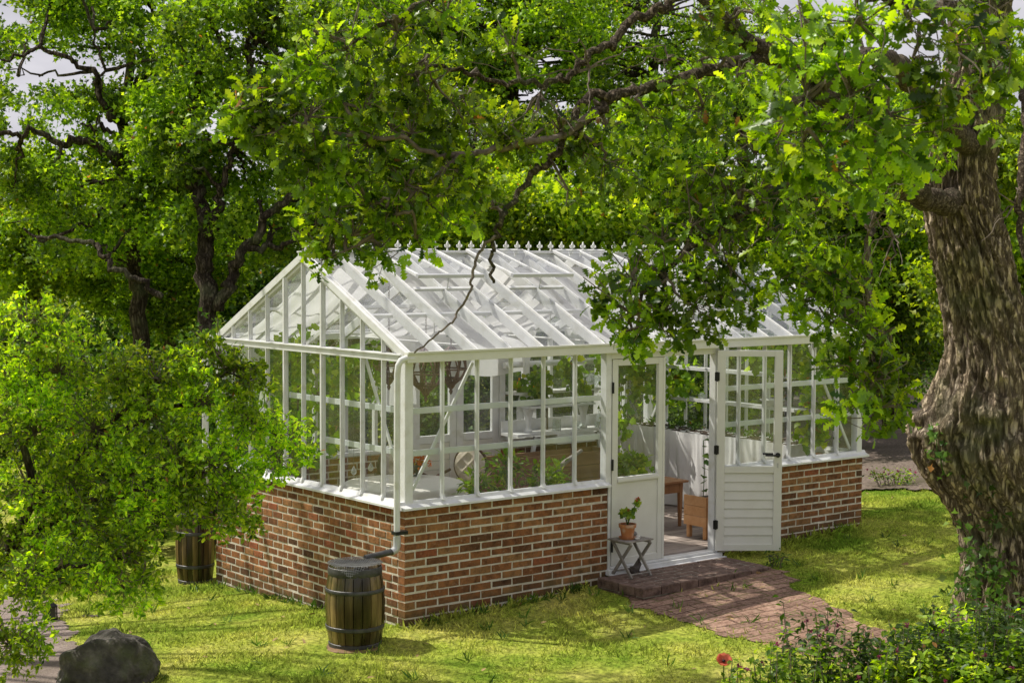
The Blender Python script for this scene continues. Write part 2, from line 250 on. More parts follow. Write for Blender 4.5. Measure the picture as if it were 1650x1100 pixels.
# ---------------------------------------------------------------- object helpers
def tag(o, label=None, cat=None, group=None, kind=None):
    if label: o['label'] = label
    if cat: o['category'] = cat
    if group: o['group'] = group
    if kind: o['kind'] = kind
    return o
ORI = {}
def empty(name, loc, label, cat, group=None):
    o = bpy.data.objects.new(name, None); COL.objects.link(o); o.location = loc; o.empty_display_size = .1
    ORI[o.name] = Vector(loc); return tag(o, label, cat, group)
def link(name, me, mats, parent=None, loc=None):
    for mt in (mats if isinstance(mats, (list, tuple)) else [mats]): me.materials.append(mt)
    o = bpy.data.objects.new(name, me); COL.objects.link(o)
    if parent is not None: o.parent = parent
    elif loc is not None: o.location = loc
    return o
def origin(parent):
    while parent.parent is not None: parent = parent.parent
    return Vector(parent.location)
class MB:
    def __init__(s): s.v = []; s.f = []; s.t = []; s.m = []
    def add(s, vs, fs, tint=.5, mi=0):
        n = len(s.v); s.v += [tuple(map(float, q)) for q in vs]; s.t += [tint]*len(vs)
        s.f += [tuple(i+n for i in q) for q in fs]; s.m += [mi]*len(fs); return s
    def box(s, a, b, tint=.5, mi=0):
        x0, y0, z0 = [min(a[i], b[i]) for i in range(3)]; x1, y1, z1 = [max(a[i], b[i]) for i in range(3)]
        return s.add([(x0,y0,z0),(x1,y0,z0),(x1,y1,z0),(x0,y1,z0),(x0,y0,z1),(x1,y0,z1),(x1,y1,z1),(x0,y1,z1)],
                     [(0,3,2,1),(4,5,6,7),(0,1,5,4),(1,2,6,5),(2,3,7,6),(3,0,4,7)], tint, mi)
    def bar(s, p, q, w, h, up=(0, 0, 1), tint=.5, w2=None, h2=None):
        p = Vector(p); q = Vector(q); d = (q-p).normalized(); side = d.cross(Vector(up))
        if side.length < 1e-4: side = d.cross(Vector((0, 1, 0)))
        side.normalize(); u = side.cross(d)
        w2 = w if w2 is None else w2; h2 = h if h2 is None else h2
        vs = [p+side*a*w/2+u*b*h/2 for a, b in ((-1,-1),(1,-1),(1,1),(-1,1))]+[q+side*a*w2/2+u*b*h2/2 for a, b in ((-1,-1),(1,-1),(1,1),(-1,1))]
        return s.add(vs, [(0,1,2,3),(7,6,5,4),(0,4,5,1),(1,5,6,2),(2,6,7,3),(3,7,4,0)], tint)
    def tube(s, pts, rad, n=8, cap=True, tint=.5):
        pts = [Vector(q) for q in pts]; k = len(pts)
        if not hasattr(rad, '__len__'): rad = [rad]*k
        base = len(s.v); ref = None
        for i, q in enumerate(pts):
            d = (pts[min(i+1, k-1)]-pts[max(i-1, 0)]).normalized()
            if ref is None: ref = d.orthogonal().normalized()
            ref = (ref-d*ref.dot(d)).normalized(); b = d.cross(ref)
            for j in range(n):
                a = 2*PI*j/n; s.v.append(tuple(q+(ref*math.cos(a)+b*math.sin(a))*rad[i])); s.t.append(tint)
        for i in range(k-1):
            for j in range(n):
                a = base+i*n+j; b_ = base+i*n+(j+1) % n; s.f.append((a, b_, b_+n, a+n)); s.m.append(0)
        if cap: s.f += [tuple(base+j for j in range(n))[::-1], tuple(base+(k-1)*n+j for j in range(n))]; s.m += [0, 0]
        return s
    def lathe(s, c, prof, n=24, tint=.5, wob=0):
        c = Vector(c); base = len(s.v)
        for (r, z) in prof:
            for j in range(n):
                a = 2*PI*j/n; rr = r*(1+wob*math.sin(5*a)); s.v.append((c.x+rr*math.cos(a), c.y+rr*math.sin(a), c.z+z)); s.t.append(tint)
        for i in range(len(prof)-1):
            for j in range(n):
                a = base+i*n+j; b_ = base+i*n+(j+1) % n; s.f.append((a, b_, b_+n, a+n)); s.m.append(0)
        return s
    def build(s, name, mat, parent=None, smooth=False, bevel=0, loc=None):
        org = origin(parent) if parent is not None else Vector(loc if loc is not None else (0, 0, 0))
        me = bpy.data.meshes.new(name); me.from_pydata([(a-org.x, b-org.y, c-org.z) for a, b, c in s.v], [], s.f)
        at_ = me.attributes.new('tint', 'FLOAT', 'POINT'); at_.data.foreach_set('value', s.t)
        if any(s.m): me.polygons.foreach_set('material_index', s.m)
        if smooth: me.polygons.foreach_set('use_smooth', [True]*len(me.polygons))
        me.update(); o = link(name, me, mat, parent, org)
        if smooth == 'auto':
            me.set_sharp_from_angle(angle=math.radians(40))
        if bevel:
            b = o.modifiers.new('bevel', 'BEVEL'); b.width = bevel; b.segments = 2; b.limit_method = 'ANGLE'
        return o

# leaf templates: (verts (t,s,u), faces)
def lobed(ts, ws, cup=.3, droop=.25):
    v = []; f = []
    for t, w_ in zip(ts, ws):
        u = -droop*t*t
        v += [(t, -w_, u+cup*abs(w_)), (t, 0, u), (t, w_, u+cup*abs(w_))]
    for i in range(len(ts)-1):
        a = 3*i; f += [(a, a+1, a+4, a+3), (a+1, a+2, a+5, a+4)]
    return np.array(v), np.array(f)
OAK = lobed([0, .10, .22, .30, .42, .50, .63, .71, .82, .92, 1.0], [.012, .018, .13, .045, .22, .08, .28, .11, .23, .13, .02])
OAKLOW = lobed([0, .2, .32, .5, .62, .82, 1.0], [.01, .13, .06, .25, .10, .24, .03])
SIMPLE = lobed([0, .45, 1.0], [.0, .24, .0])
FAR = (np.array([(0, 0, 0), (.42, -.36, .12), (.62, -.07, .02), (1.05, -.05, -.14), (.66, .09, .02), (.5, .38, .12), (.3, .03, .0)]), np.array([(0, 1, 2, 6), (6, 2, 3, 4), (0, 6, 4, 5)]))
VINE = lobed([0, .05, .25, .42, .6, .75, 1.0], [.02, .32, .48, .36, .46, .22, .01], .15, .3)
BUSHL_ = lobed([0, .3, .65, 1.0], [.02, .2, .23, .03], .3, .15)
BASIL = lobed([0, .3, .65, 1.0], [.02, .3, .28, .02], .3, .3)
BLADE = (np.array([(0, -.09, 0), (0, .09, 0), (.55, .06, .06), (1, 0, .22), (.55, -.06, .06)]), np.array([(0, 1, 2, 4), (4, 2, 3, 3)]))

def unit(a): return a/np.maximum(np.linalg.norm(a, axis=-1, keepdims=True), 1e-9)
def leaves(name, C, D, Nn, S, tpl, mat, parent=None, tint=None, loc=None):
    C = np.asarray(C, float); n = len(C); tv, tf = tpl
    D = unit(np.asarray(D, float)); Nn = np.asarray(Nn, float); Nn = unit(Nn-D*(Nn*D).sum(1, keepdims=True)); B = np.cross(Nn, D)
    S = np.broadcast_to(np.asarray(S, float), (n,))[:, None, None]
    org = np.array(origin(parent) if parent is not None else (loc if loc is not None else (0, 0, 0)))
    V = C[:, None, :]-org+S*(tv[None, :, 0:1]*D[:, None]+tv[None, :, 1:2]*B[:, None]+tv[None, :, 2:3]*Nn[:, None])
    V = V.reshape(-1, 3); nv = len(tv); F = (tf[None]+np.arange(n)[:, None, None]*nv).reshape(-1, 4)
    me = bpy.data.meshes.new(name); me.vertices.add(len(V)); me.vertices.foreach_set('co', V.astype(np.float32).ravel())
    me.loops.add(F.size); me.loops.foreach_set('vertex_index', F.astype(np.int32).ravel())
    me.polygons.add(len(F)); me.polygons.foreach_set('loop_start', np.arange(0, F.size, 4, dtype=np.int32)); me.polygons.foreach_set('loop_total', np.full(len(F), 4, dtype=np.int32))
    if tint is None: tint = RNG.beta(1.25, 1.5, n)*.97; tint[RNG.random(n) < .004] = 1.
    a = me.attributes.new('tint', 'FLOAT', 'POINT'); a.data.foreach_set('value', np.repeat(tint, nv).astype(np.float32))
    me.update(calc_edges=True); me.validate()
    return link(name, me, mat, parent, tuple(org))
def rnd(n): return RNG.normal(size=(n, 3))
UP = np.array([0, 0, 1.])
def clump(c, r, n, flat=.7, shell=.45):
    """n leaf positions in an uneven lump of radius r, and their outward directions"""
    d = unit(rnd(n)); rr = (shell+(1-shell)*RNG.random(n)**.7)
    wob = 1+.25*np.sin(d[:, 0]*5+c[0]*3)+.25*np.sin(d[:, 1]*6+d[:, 2]*4+c[1])
    P = np.array(c)+d*(rr*wob)[:, None]*np.array(r)*np.array([1, 1, flat]); return P, d

# ---------------------------------------------------------------- terrain
def smooth01(t): t = min(1, max(0, t)); return t*t*(3-2*t)
def gz(x, y):
    xx = max(-5., min(x, 14.)); z = .0433*xx
    z += -.054*min(y, 9.) if y > 0 else .022*max(y, -9.)
    if y > 4 and x > 4: z += .045*min(y-4, 10)*smooth01((x-4)/4)
    return z+.012*mn.noise(Vector((x*.9, y*.9, 0)))*(0 if -.3 < x < 6.6 and -.3 < y < 3.8 else 1)
LX, WY = 6.302, 3.512
def grid_mesh(name, xs, ys, zf, mat, keep=None, **tg):
    vs = [(x, y, zf(x, y)) for y in ys for x in xs]; nx = len(xs); fs = []
    for j in range(len(ys)-1):
        for i in range(nx-1):
            if keep and not keep((xs[i]+xs[i+1])/2, (ys[j]+ys[j+1])/2): continue
            fs.append((j*nx+i, j*nx+i+1, (j+1)*nx+i+1, (j+1)*nx+i))
    me = bpy.data.meshes.new(name); me.from_pydata(vs, [], fs); me.polygons.foreach_set('use_smooth', [True]*len(me.polygons))
    return tag(link(name, me, mat), **tg)
def axis(lo, hi, step, far): 
    a = list(np.arange(lo, hi+1e-6, step)); e = []; s_ = step; q = hi
    while q < far: s_ *= 1.5; q += s_; e.append(q)
    b = []; s_ = step; q = lo
    while q > -far: s_ *= 1.5; q -= s_; b.append(q)
    return b[::-1]+a+e
def lawn_z(x, y):
    z = gz(x, y)
    if .12 < x < LX-.1 and .12 < y < WY-.1: z -= .35
    return z
grid_mesh('ground', axis(-7, 12, .2, 400), axis(-8, 9, .2, 400), lawn_z, M['lawn'], kind='structure')
def inpoly(x, y, poly):
    c = False; j = len(poly)-1
    for i in range(len(poly)):
        xi, yi = poly[i]; xj, yj = poly[j]
        if (yi > y) != (yj > y) and x < (xj-xi)*(y-yi)/(yj-yi)+xi: c = not c
        j = i
    return c
PATH = [(2.15, -.5), (4.0, -.5), (4.05, -.9), (3.75, -1.3), (3.45, -1.9), (3.15, -2.6), (2.95, -3.5), (2.9, -5.0), (1.9, -5.0), (1.98, -3.9), (2.0, -3.1), (2.02, -2.4), (1.95, -1.9), (1.98, -1.2)]
def wob(x, y, a=.07): return x+a*mn.noise(Vector((x*4, y*4, 3))), y+a*mn.noise(Vector((x*4, y*4, 9)))
def on_path(x, y): return inpoly(*wob(x, y, .14), PATH)
PATIO = [(-1.75, 3.4), (-1.6, 4.3), (-2.2, 5.2), (-5, 6), (-7, 2), (-5, -.5), (-3.3, .2), (-2.6, 1.2), (-2.2, 2.4)]
def on_patio(x, y): return inpoly(*wob(x, y, .4), PATIO)
YARD = [(8.2, 2.2), (8.8, .9), (9.5, -.3), (13, -2.2), (30, -6), (34, 14), (17, 12), (12, 7.2), (9.8, 4.6)]
def on_yard(x, y): return inpoly(*wob(x, y, .3), YARD)
fr = lambda a, b, s_: list(np.arange(a, b, s_))
grid_mesh('garden_path', fr(1.2, 4.3, .025), fr(-5.4, -.4, .025), lambda x, y: gz(x, y)+.008+.006*mn.noise(Vector((x*5, y*5, 1))), M['pathm'], on_path, kind='structure')
grid_mesh('gravel_patio', fr(-5.2, -1.2, .045), fr(-1, 6.3, .045), lambda x, y: gz(x, y)+.012, M['gravel'], on_patio, kind='structure')
grid_mesh('gravel_yard', fr(7.4, 16, .07)+fr(16, 35, .3), fr(-3, 8, .07)+fr(8, 15, .3), lambda x, y: gz(x, y)+.03, surf('yard_gravel', [(.09, .065, .05), (.20, .15, .12), (.34, .27, .22)], 30, .95, 1., 90, dirt=(1.1, (.10, .08, .045)), bdist=.02), on_yard, kind='structure')

def ndist(x, y): return (np.array([x, y])-CAM[:2])@unit(Fv[:2])
# grass blades
TRI = (np.array([(0, -.12, 0), (0, .12, 0), (.6, .08, .08), (1, 0, .25)]), np.array([(0, 1, 2, 3)]))
def make_grass():
    n = 330000
    X = RNG.uniform(-5.2, 10.5, n); Y = RNG.uniform(-5.5, 7, n)
    dx = X-CAM[0]; dy = Y-CAM[1]; dep = dx*Fv[0]+dy*Fv[1]; lat = dx*Rv[0]+dy*Rv[1]
    k = (abs(lat/dep) < .36) & (dep > 10.2) & (dep < 22) & ~((X > -.06) & (X < LX+.06) & (Y > -.06) & (Y < WY+.06)) & ~((X > 2.15) & (X < 4.0) & (Y > -.8) & (Y < 0))
    k &= ~((X > 0) & (Y > WY))
    X, Y = X[k], Y[k]; Z = np.empty(len(X)); ok = np.ones(len(X), bool); hh = np.empty(len(X))
    for i, (x, y) in enumerate(zip(X, Y)):
        Z[i] = gz(x, y)-.004
        t_ = mn.noise(Vector((x*1.6, y*1.6, 5)))
        hh[i] = .036+.034*t_
        if (1.2 < x < 4.4 and y < -.3 and on_path(x, y)): ok[i] = random.random() < .03
        elif x < -1.2 and on_patio(x, y): ok[i] = random.random() < .03
        elif x > 7.2 and on_yard(x, y): ok[i] = random.random() < .04
    X, Y, Z, hh = X[ok], Y[ok], Z[ok], hh[ok]; n = len(X)
    wall = np.minimum(abs(Y+.03), 1)*((X > -.1) & (X < LX))+1*((X <= -.1) | (X >= LX)); hh = hh*(1+1.3*(wall < .10))
    C = np.stack([X, Y, Z], 1); D = unit(rnd(n)*np.array([.75, .75, .1])+UP); Nn = unit(rnd(n)*np.array([1, 1, .1]))
    o = leaves('grass', C, D, Nn, hh*RNG.uniform(.6, 1.5, n), TRI, M['blade'], tint=RNG.random(n))
    tag(o, 'short sunlit lawn grass with dry yellowish patches', 'grass', kind='stuff')
make_grass()
def litter():
    n = 260; X = RNG.uniform(-3, 9, n); Y = RNG.uniform(-4, 3.5, n); k = ~((X > -.1) & (X < LX+.1) & (Y > -.1)); X, Y = X[k], Y[k]
    C = np.array([(x, y, gz(x, y)+.03) for x, y in zip(X, Y)]); n = len(C)
    tag(leaves('fallen_leaves', C, unit(rnd(n)*np.array([1, 1, .15])), unit(rnd(n)*.4+UP), RNG.uniform(.03, .07, n), OAKLOW, surf('dry_leaf', [(.25, .15, .06), (.42, .28, .12)], 9, .8)), 'dry brown leaves scattered over the lawn', 'fallen leaves', kind='stuff')
    P = []; 
    for i in range(240):
        x, y = random.uniform(-4, 9), random.uniform(-4.5, 3.5)
        if -.05 < x < LX+.05 and y > -.05: continue
        if i < 70: x = random.uniform(-.12, -.06) if i % 2 else random.uniform(0, 2.1); y = random.uniform(.3, 3.4) if i % 2 else random.uniform(-.14, -.08)
        p = np.repeat([[x, y, gz(x, y)]], random.randint(5, 12), 0)+rnd(1)*0; P.append(p+RNG.normal(size=p.shape)*np.array([.02, .02, 0]))
    P = np.concatenate(P); n = len(P)
    tag(leaves('lawn_weeds', P, unit(rnd(n)*np.array([.7, .7, .1])+UP*.8), unit(rnd(n)), RNG.uniform(.05, .12, n), lobed([0, .4, .75, 1], [.02, .07, .05, .01], .2, .5), M['herb']), 'small broad leaved weeds and longer tufts in the lawn and along the brick walls', 'weeds', kind='stuff')
litter()

# ---------------------------------------------------------------- GREENHOUSE
FZ = .27; ZS = 1.10; ZE = 2.40; ZT = 2.50; ZR = 3.373; YR = WY/2; KR = (ZR-ZT)/YR
gh = empty('greenhouse', (0, 0, 0), 'white framed glass greenhouse on a red brick plinth, ridge lined with iron finials', 'greenhouse')
def bricks(u0, u1, ztop, zbot, place, thick, shift=0., seed=1, bl=.25, ch=.0765, jt=.011):
    """place(u, z, n) -> world; n outward depth"""
    rr = random.Random(seed); mb = MB(); k = 0; z = ztop
    while z > zbot:
        off = (.5*(k % 2)+shift)*bl; a = u0-off-rr.uniform(0, .01)
        while a < u1:
            s0, s1 = max(a, u0), min(a+bl-jt, u1)
            if s1-s0 > .02:
                z1 = z-jt/2-rr.uniform(0, .003); z0 = z-ch+jt/2+rr.uniform(-.002, .002); e = .006; d0 = rr.uniform(-.003, .004)
                j = lambda: rr.uniform(-.0025, .0025)
                vs = []
                for (n_, ins) in ((d0, e), (d0-e, 0), (-thick+e, 0), (-thick, e)):
                    for (uu, zz) in ((s0+ins, z0+ins), (s1-ins, z0+ins), (s1-ins, z1-ins), (s0+ins, z1-ins)): vs.append(place(uu+j(), zz+j(), n_))
                fs = [(0, 1, 2, 3), (15, 14, 13, 12)]
                for q in range(3):
                    for i in range(4): fs.append((q*4+i, q*4+4+i, q*4+4+(i+1) % 4, q*4+(i+1) % 4))
                mb.add(vs, fs, min(1, max(0, rr.gauss(.5, .25))))
            a += bl
        z -= ch; k += 1
    return mb
def plinth(u0, u1, place, thick, seed, shift=0., mo=(.0035, .0035), zb=-.45, bl=.25):
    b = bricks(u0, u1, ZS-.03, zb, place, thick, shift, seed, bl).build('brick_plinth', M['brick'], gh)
    m = MB(); p = place(u0+mo[0], zb, -.0035); q = place(u1-mo[1], ZS-.034, -thick+.0035); m.box(p, q); m.build('mortar', M['mortar'], b); return b
TH = .115
plinth(-.03, 2.42, lambda u, z, n: (u, -.03-n, z), TH, 3)
plinth(3.98, LX+.03, lambda u, z, n: (u, -.03-n, z), TH, 4)
plinth(-.03+TH+.002, WY+.03, lambda u, z, n: (-.03-n, u, z), TH, 5, .45, bl=.195, mo=(-.005, .0035))
plinth(-.03+TH+.002, WY+.03-TH-.002, lambda u, z, n: (LX+.03+n, u, z), TH, 6, .45, mo=(-.005, -.005))
plinth(-.03+TH+.002, 2.50, lambda u, z, n: (u, WY+.03+n, z), TH, 7, mo=(-.005, .0035))
plinth(3.80, LX+.03, lambda u, z, n: (u, WY+.03+n, z), TH, 8)
# sills
def sill(p, q, outw):
    p = Vector(p); q = Vector(q); o_ = Vector(outw); m = MB()
    prof = [(.055, ZS-.030), (.055, ZS-.010), (.0, ZS+.012), (-.015, ZS+.04), (-.05, ZS+.04), (-.05, ZS+.008), (-.10, ZS+.008), (-.10, ZS-.030)]
    vs = [p+o_*a+Vector((0, 0, z)) for a, z in prof]+[q+o_*a+Vector((0, 0, z)) for a, z in prof]; n = len(prof)
    m.add(vs, [tuple(range(n)), tuple(range(2*n-1, n-1, -1))]+[(i, i+n, (i+1) % n+n, (i+1) % n) for i in range(n)])
    return m.build('sill', M['white'], gh)
E_ = .054
sill((-.03-E_, -.03, 0), (2.42, -.03, 0), (0, -1, 0)); sill((3.98, -.03, 0), (LX+.03+E_, -.03, 0), (0, -1, 0))
sill((-.03, WY+.03, 0), (-.03, .075, 0), (-1, 0, 0)); sill((LX+.03, .075, 0), (LX+.03, WY-.075, 0), (1, 0, 0))
sill((2.5, WY+.03, 0), (.075, WY+.03, 0), (0, 1, 0)); sill((LX-.0, WY+.03, 0), (3.8, WY+.03, 0), (0, 1, 0))
def part(mb, name, mat='white', bevel=.003, **k): return mb.build(name, M[mat], gh, bevel=bevel, **k)
def mullion(x, y, z0, z1, w_, d_, axis_, foot=True, out=0):
    m = MB(); F1 = .035; F2 = .018; F3 = .012; F4 = .06; a, b = (w_/2, d_/2) if axis_ == 'x' else (d_/2, w_/2)
    m.box((x-a, y-b, z0), (x+a, y+b, z1))
    # protruding outer cap, narrower
    e = w_*.28
    if axis_ == 'x': m.box((x-e, y-b-.014, z0), (x+e, y-b+.001, z1))
    else: m.box((x-a-.014, y-e, z0), (x-a+.001, y+e, z1))
    if foot:
        if axis_ == 'x': m.add([(x-F2, y-b-F1, z0-.005), (x+F2, y-b-F1, z0-.005), (x+F3, y-b, z0+F4), (x-F3, y-b, z0+F4), (x-F2, y-b, z0-.005), (x+F2, y-b, z0-.005)], [(0,1,2,3),(0,3,4),(1,5,2),(0,4,5,1)])
        else: m.add([(x-a-F1, y-F2, z0-.005), (x-a-F1, y+F2, z0-.005), (x-a, y+F3, z0+F4), (x-a, y-F3, z0+F4), (x-a, y-F2, z0-.005), (x-a, y+F2, z0-.005)], [(0,1,2,3),(0,3,4),(1,5,2),(0,4,5,1)])
    return part(m, 'glazing_bar')
def pane(pts, mat='glass', name='glass_pane'):
    return MB().add(pts, [tuple(range(len(pts)))]).build(name, M[mat], gh)
Z0 = ZS+.03
# corner posts
for (x, y) in ((.02, .02), (LX-.02, .02), (.02, WY-.02), (LX-.02, WY-.02)):
    part(MB().box((x-.045, y-.045, ZS+.01), (x+.045, y+.045, ZT-.03)), 'corner_post', bevel=.008)
# front bays
FX = [k*.4 for k in range(1, 6)]+[6.302-.4*k for k in range(5, 0, -1)]
for x in FX: mullion(x, 0, Z0, ZE, .030, .032, 'x')
part(MB().box((2.385, -.035, ZS-.03), (2.455, .05, ZE)).box((2.422, -.034, .2), (2.455, .05, ZS-.03)), 'door_post')
part(MB().box((3.915, -.035, .2), (3.975, .05, ZE)), 'door_post')
xs = [.075]+FX[:5]+[2.385]
for a, b in zip(xs[:-1], xs[1:]): pane([(a, .012, Z0), (b, .012, Z0), (b, .012, ZE), (a, .012, ZE)])
xs = [3.975]+FX[5:]+[LX-.075]
for a, b in zip(xs[:-1], xs[1:]): pane([(a, .012, Z0), (b, .012, Z0), (b, .012, ZE), (a, .012, ZE)])
# eave beams, front fascia and gutter
part(MB().box((-.05, -.10, ZE), (LX+.05, -.04, ZT-.004)).box((-.05, -.115, ZT-.02), (LX+.05, -.102, ZT)), 'eave_fascia', 'cream')
part(MB().box((-.03, -.038, ZE), (LX+.03, .05, ZT-.03)), 'eave_beam')
part(MB().box((-.05, WY+.04, ZE), (LX+.05, WY+.10, ZT-.004)), 'eave_fascia')
part(MB().box((-.03, WY-.05, ZE), (LX+.03, WY+.038, ZT-.03)), 'eave_beam')
for x in (-.0, LX): part(MB().box((x-.03, .076, ZE+.0), (x+.03, WY-.076, ZE+.055)).box((x-.045, .03, ZE+.056), (x+.045, WY-.03, ZE+.072)), 'gable_beam')
# gable bars and panes
BG = WY/10
def roofz(y): return ZT+KR*min(y, WY-y)
for gx, sgn in ((0, -1), (LX, 1)):
    for j in range(1, 10):
        y = j*BG; wd = .052 if j in (4, 6) else .026
        mullion(gx, y, Z0, ZE, wd, .032, 'y', foot=(gx == 0)); mullion(gx, y, ZE+.072, roofz(y)-.03, wd, .032, 'y', foot=False)
    for j in range(10):
        a, b = max(j*BG, .075), min((j+1)*BG, WY-.075); q = gx+.012
        pane([(q, a, Z0), (q, b, Z0), (q, b, ZE), (q, a, ZE)])
        pane([(q, a, ZE+.07), (q, b, ZE+.07), (q, b, roofz(b)-.02), (q, a, roofz(a)-.02)])
# back wall bars
BX = [.4, .8, 1.2, 1.6, 2.0]; BX2 = [4.2, 4.62, 5.04, 5.46, 5.88]
for x in BX+BX2:
    m = MB().box((x-.021, WY-.03, Z0), (x+.021, WY+.03, ZE)); part(m, 'glazing_bar')
xs = [.07]+BX+[2.5]
for a, b in zip(xs[:-1], xs[1:]): pane([(a, WY, Z0), (b, WY, Z0), (b, WY, ZE), (a, WY, ZE)])
xs = [3.8]+BX2+[LX-.07]
for a, b in zip(xs[:-1], xs[1:]): pane([(a, WY, Z0), (b, WY, Z0), (b, WY, ZE), (a, WY, ZE)])
for x in (2.47, 3.83): part(MB().box((x-.04, WY-.05, .2), (x+.04, WY+.05, ZE)), 'door_post')
# closed back double door
for x0 in (2.515, 3.155):
    x1 = x0+.635; m = MB(); y0, y1 = WY-.025, WY+.02; s_ = .1
    m.box((x0, y0, FZ), (x0+s_, y1, 2.38)).box((x1-s_, y0, FZ), (x1, y1, 2.38)).box((x0+s_, y0, 2.28), (x1-s_, y1, 2.38)).box((x0+s_, y0, 1.13), (x1-s_, y1, 1.22)).box((x0+s_, y0, FZ), (x1-s_, y1, FZ+.12))
    dr = part(m, 'back_door')
    p_ = MB()
    for k in range(7): z = FZ+.12+k*.106; p_.add([(x0+s_, y0+.012, z), (x1-s_, y0+.012, z), (x1-s_, y0+.004, z+.1), (x0+s_, y0+.004, z+.1), (x0+s_, y1, z), (x1-s_, y1, z), (x1-s_, y1, z+.106), (x0+s_, y1, z+.106)], [(0,1,2,3),(3,2,6,7),(4,7,6,5),(0,4,5,1)])
    p_.build('door_panel', M['cream'], dr)
    MB().add([(x0+s_, WY, 1.22), (x1-s_, WY, 1.22), (x1-s_, WY, 2.28), (x0+s_, WY, 2.28)], [(0, 1, 2, 3)]).build('door_glass', M['glass'], dr)
# horizontal inner shelf rails (front, both gables) with darker joints
for z in (1.565, 1.95):
    part(MB().box((.09, .045, z-.028), (2.38, .06, z+.028)), 'shelf_rail', 'strip')
    part(MB().box((3.98, .045, z-.028), (LX-.09, .06, z+.028)), 'shelf_rail', 'strip')
    part(MB().box((.045, .09, z-.028), (.06, 2.12 if z > 1.8 else 1.45, z+.028)), 'shelf_rail', 'strip')
# rafters
NR = 16; RS = LX/NR
def rpt(x, t, off, side):   # point on roof slope: t 0 eave .. 1 ridge
    y = -.10+(YR+.10)*t; z = ZT-.01+KR*(y) + off
    return (x, y if side == 0 else WY-y, z)
VENTS = [(2, 4), (5, 7), (8, 10), (11, 13)]
for side in (0, 1):
    for k in range(NR+1):
        x = min(max(k*RS, .02), LX-.02); end = k in (0, NR)
        n_ = Vector((0, -KR, 1)).normalized() if side == 0 else Vector((0, KR, 1)).normalized()
        a, b = Vector(rpt(x, .05, -.046, side)), Vector(rpt(x, .985, -.046, side))
        m = MB().bar(a, b, .06 if end else .034, .096, up=n_); m.bar(a+n_*.055, b+n_*.055, .02, .013, up=n_)
        if end:
            so_ = -.045 if k == 0 else .045
            m.bar(a+Vector((so_, 0, .02)), b+Vector((so_, 0, .02)), .016, .07, up=n_)
        part(m, 'rafter')
    for k in range(NR):
        x0, x1 = k*RS+.012, (k+1)*RS-.012
        t1 = .985
        for (va, vb) in VENTS:
            if side == 0 and va <= k < vb: t1 = .62
        if side == 1 or t1 > .9:
            pane([rpt(x0, 0, .012, side), rpt(x1, 0, .012, side), rpt(x1, t1, .012, side), rpt(x0, t1, .012, side)], 'roofglass', 'roof_pane')
        else:
            pane([rpt(x0, 0, .012, side), rpt(x1, 0, .012, side), rpt(x1, t1, .012, side), rpt(x0, t1, .012, side)], 'roofglass', 'roof_pane')
for (va, vb) in VENTS:
    x0, x1 = va*RS, vb*RS; n_ = Vector((0, -KR, 1)).normalized()
    part(MB().bar(Vector(rpt(x0+.03, .62, .01, 0)), Vector(rpt(x1-.03, .62, .01, 0)), .045, .03, up=n_), 'vent_trimmer')
    hy, hz = YR-.035, ZR-.005; ln = .80; ang = math.atan(KR)-.16
    dv = Vector((0, -math.cos(ang), -math.sin(ang))); nn = Vector((0, -math.sin(ang), math.cos(ang)))
    H0, H1 = Vector((x0+.01, hy, hz+.03)), Vector((x1-.01, hy, hz+.03)); G0, G1 = H0+dv*ln, H1+dv*ln
    m = MB().bar(H0, G0, .035, .03, up=nn).bar(H1, G1, .035, .03, up=nn).bar(H0-dv*.018, H1-dv*.018, .035, .03, up=nn).bar((H0+H1)/2, (G0+G1)/2, .02, .025, up=nn)
    v_ = part(m, 'roof_vent')
    MB().bar(G0-Vector((.02, 0, 0))+dv*.02, G1+Vector((.02, 0, 0))+dv*.02, .04, .035, up=nn).build('vent_bar', M['greyalu'], v_)
    MB().add([H0+nn*.008, H1+nn*.008, G1+nn*.008, G0+nn*.008], [(0, 1, 2, 3)]).build('vent_glass', M['roofglass'], v_)
    mid = (G0+G1)/2-nn*.02
    MB().tube([mid, Vector((mid.x, mid.y+.04, mid.z-.16)), Vector((mid.x-.03, mid.y+.10, mid.z-.24))], .006, 6).build('vent_arm', M['greyalu'], v_)
# purlins and tie rods
for side in (0, 1):
    n_ = Vector((0, -KR, 1)).normalized() if side == 0 else Vector((0, KR, 1)).normalized()
    part(MB().bar(Vector(rpt(.06, .48, -.10, side)), Vector(rpt(LX-.06, .48, -.10, side)), .035, .035, up=n_), 'purlin')
for x in (1.575, 3.15, 4.73):
    part(MB().tube([(x, .06, 2.44), (x, WY-.06, 2.44)], .011, 6), 'tie_rod', bevel=0)
    part(MB().tube([(x, YR, 2.44), (x, YR, ZR-.08)], .008, 6), 'tie_rod', bevel=0)
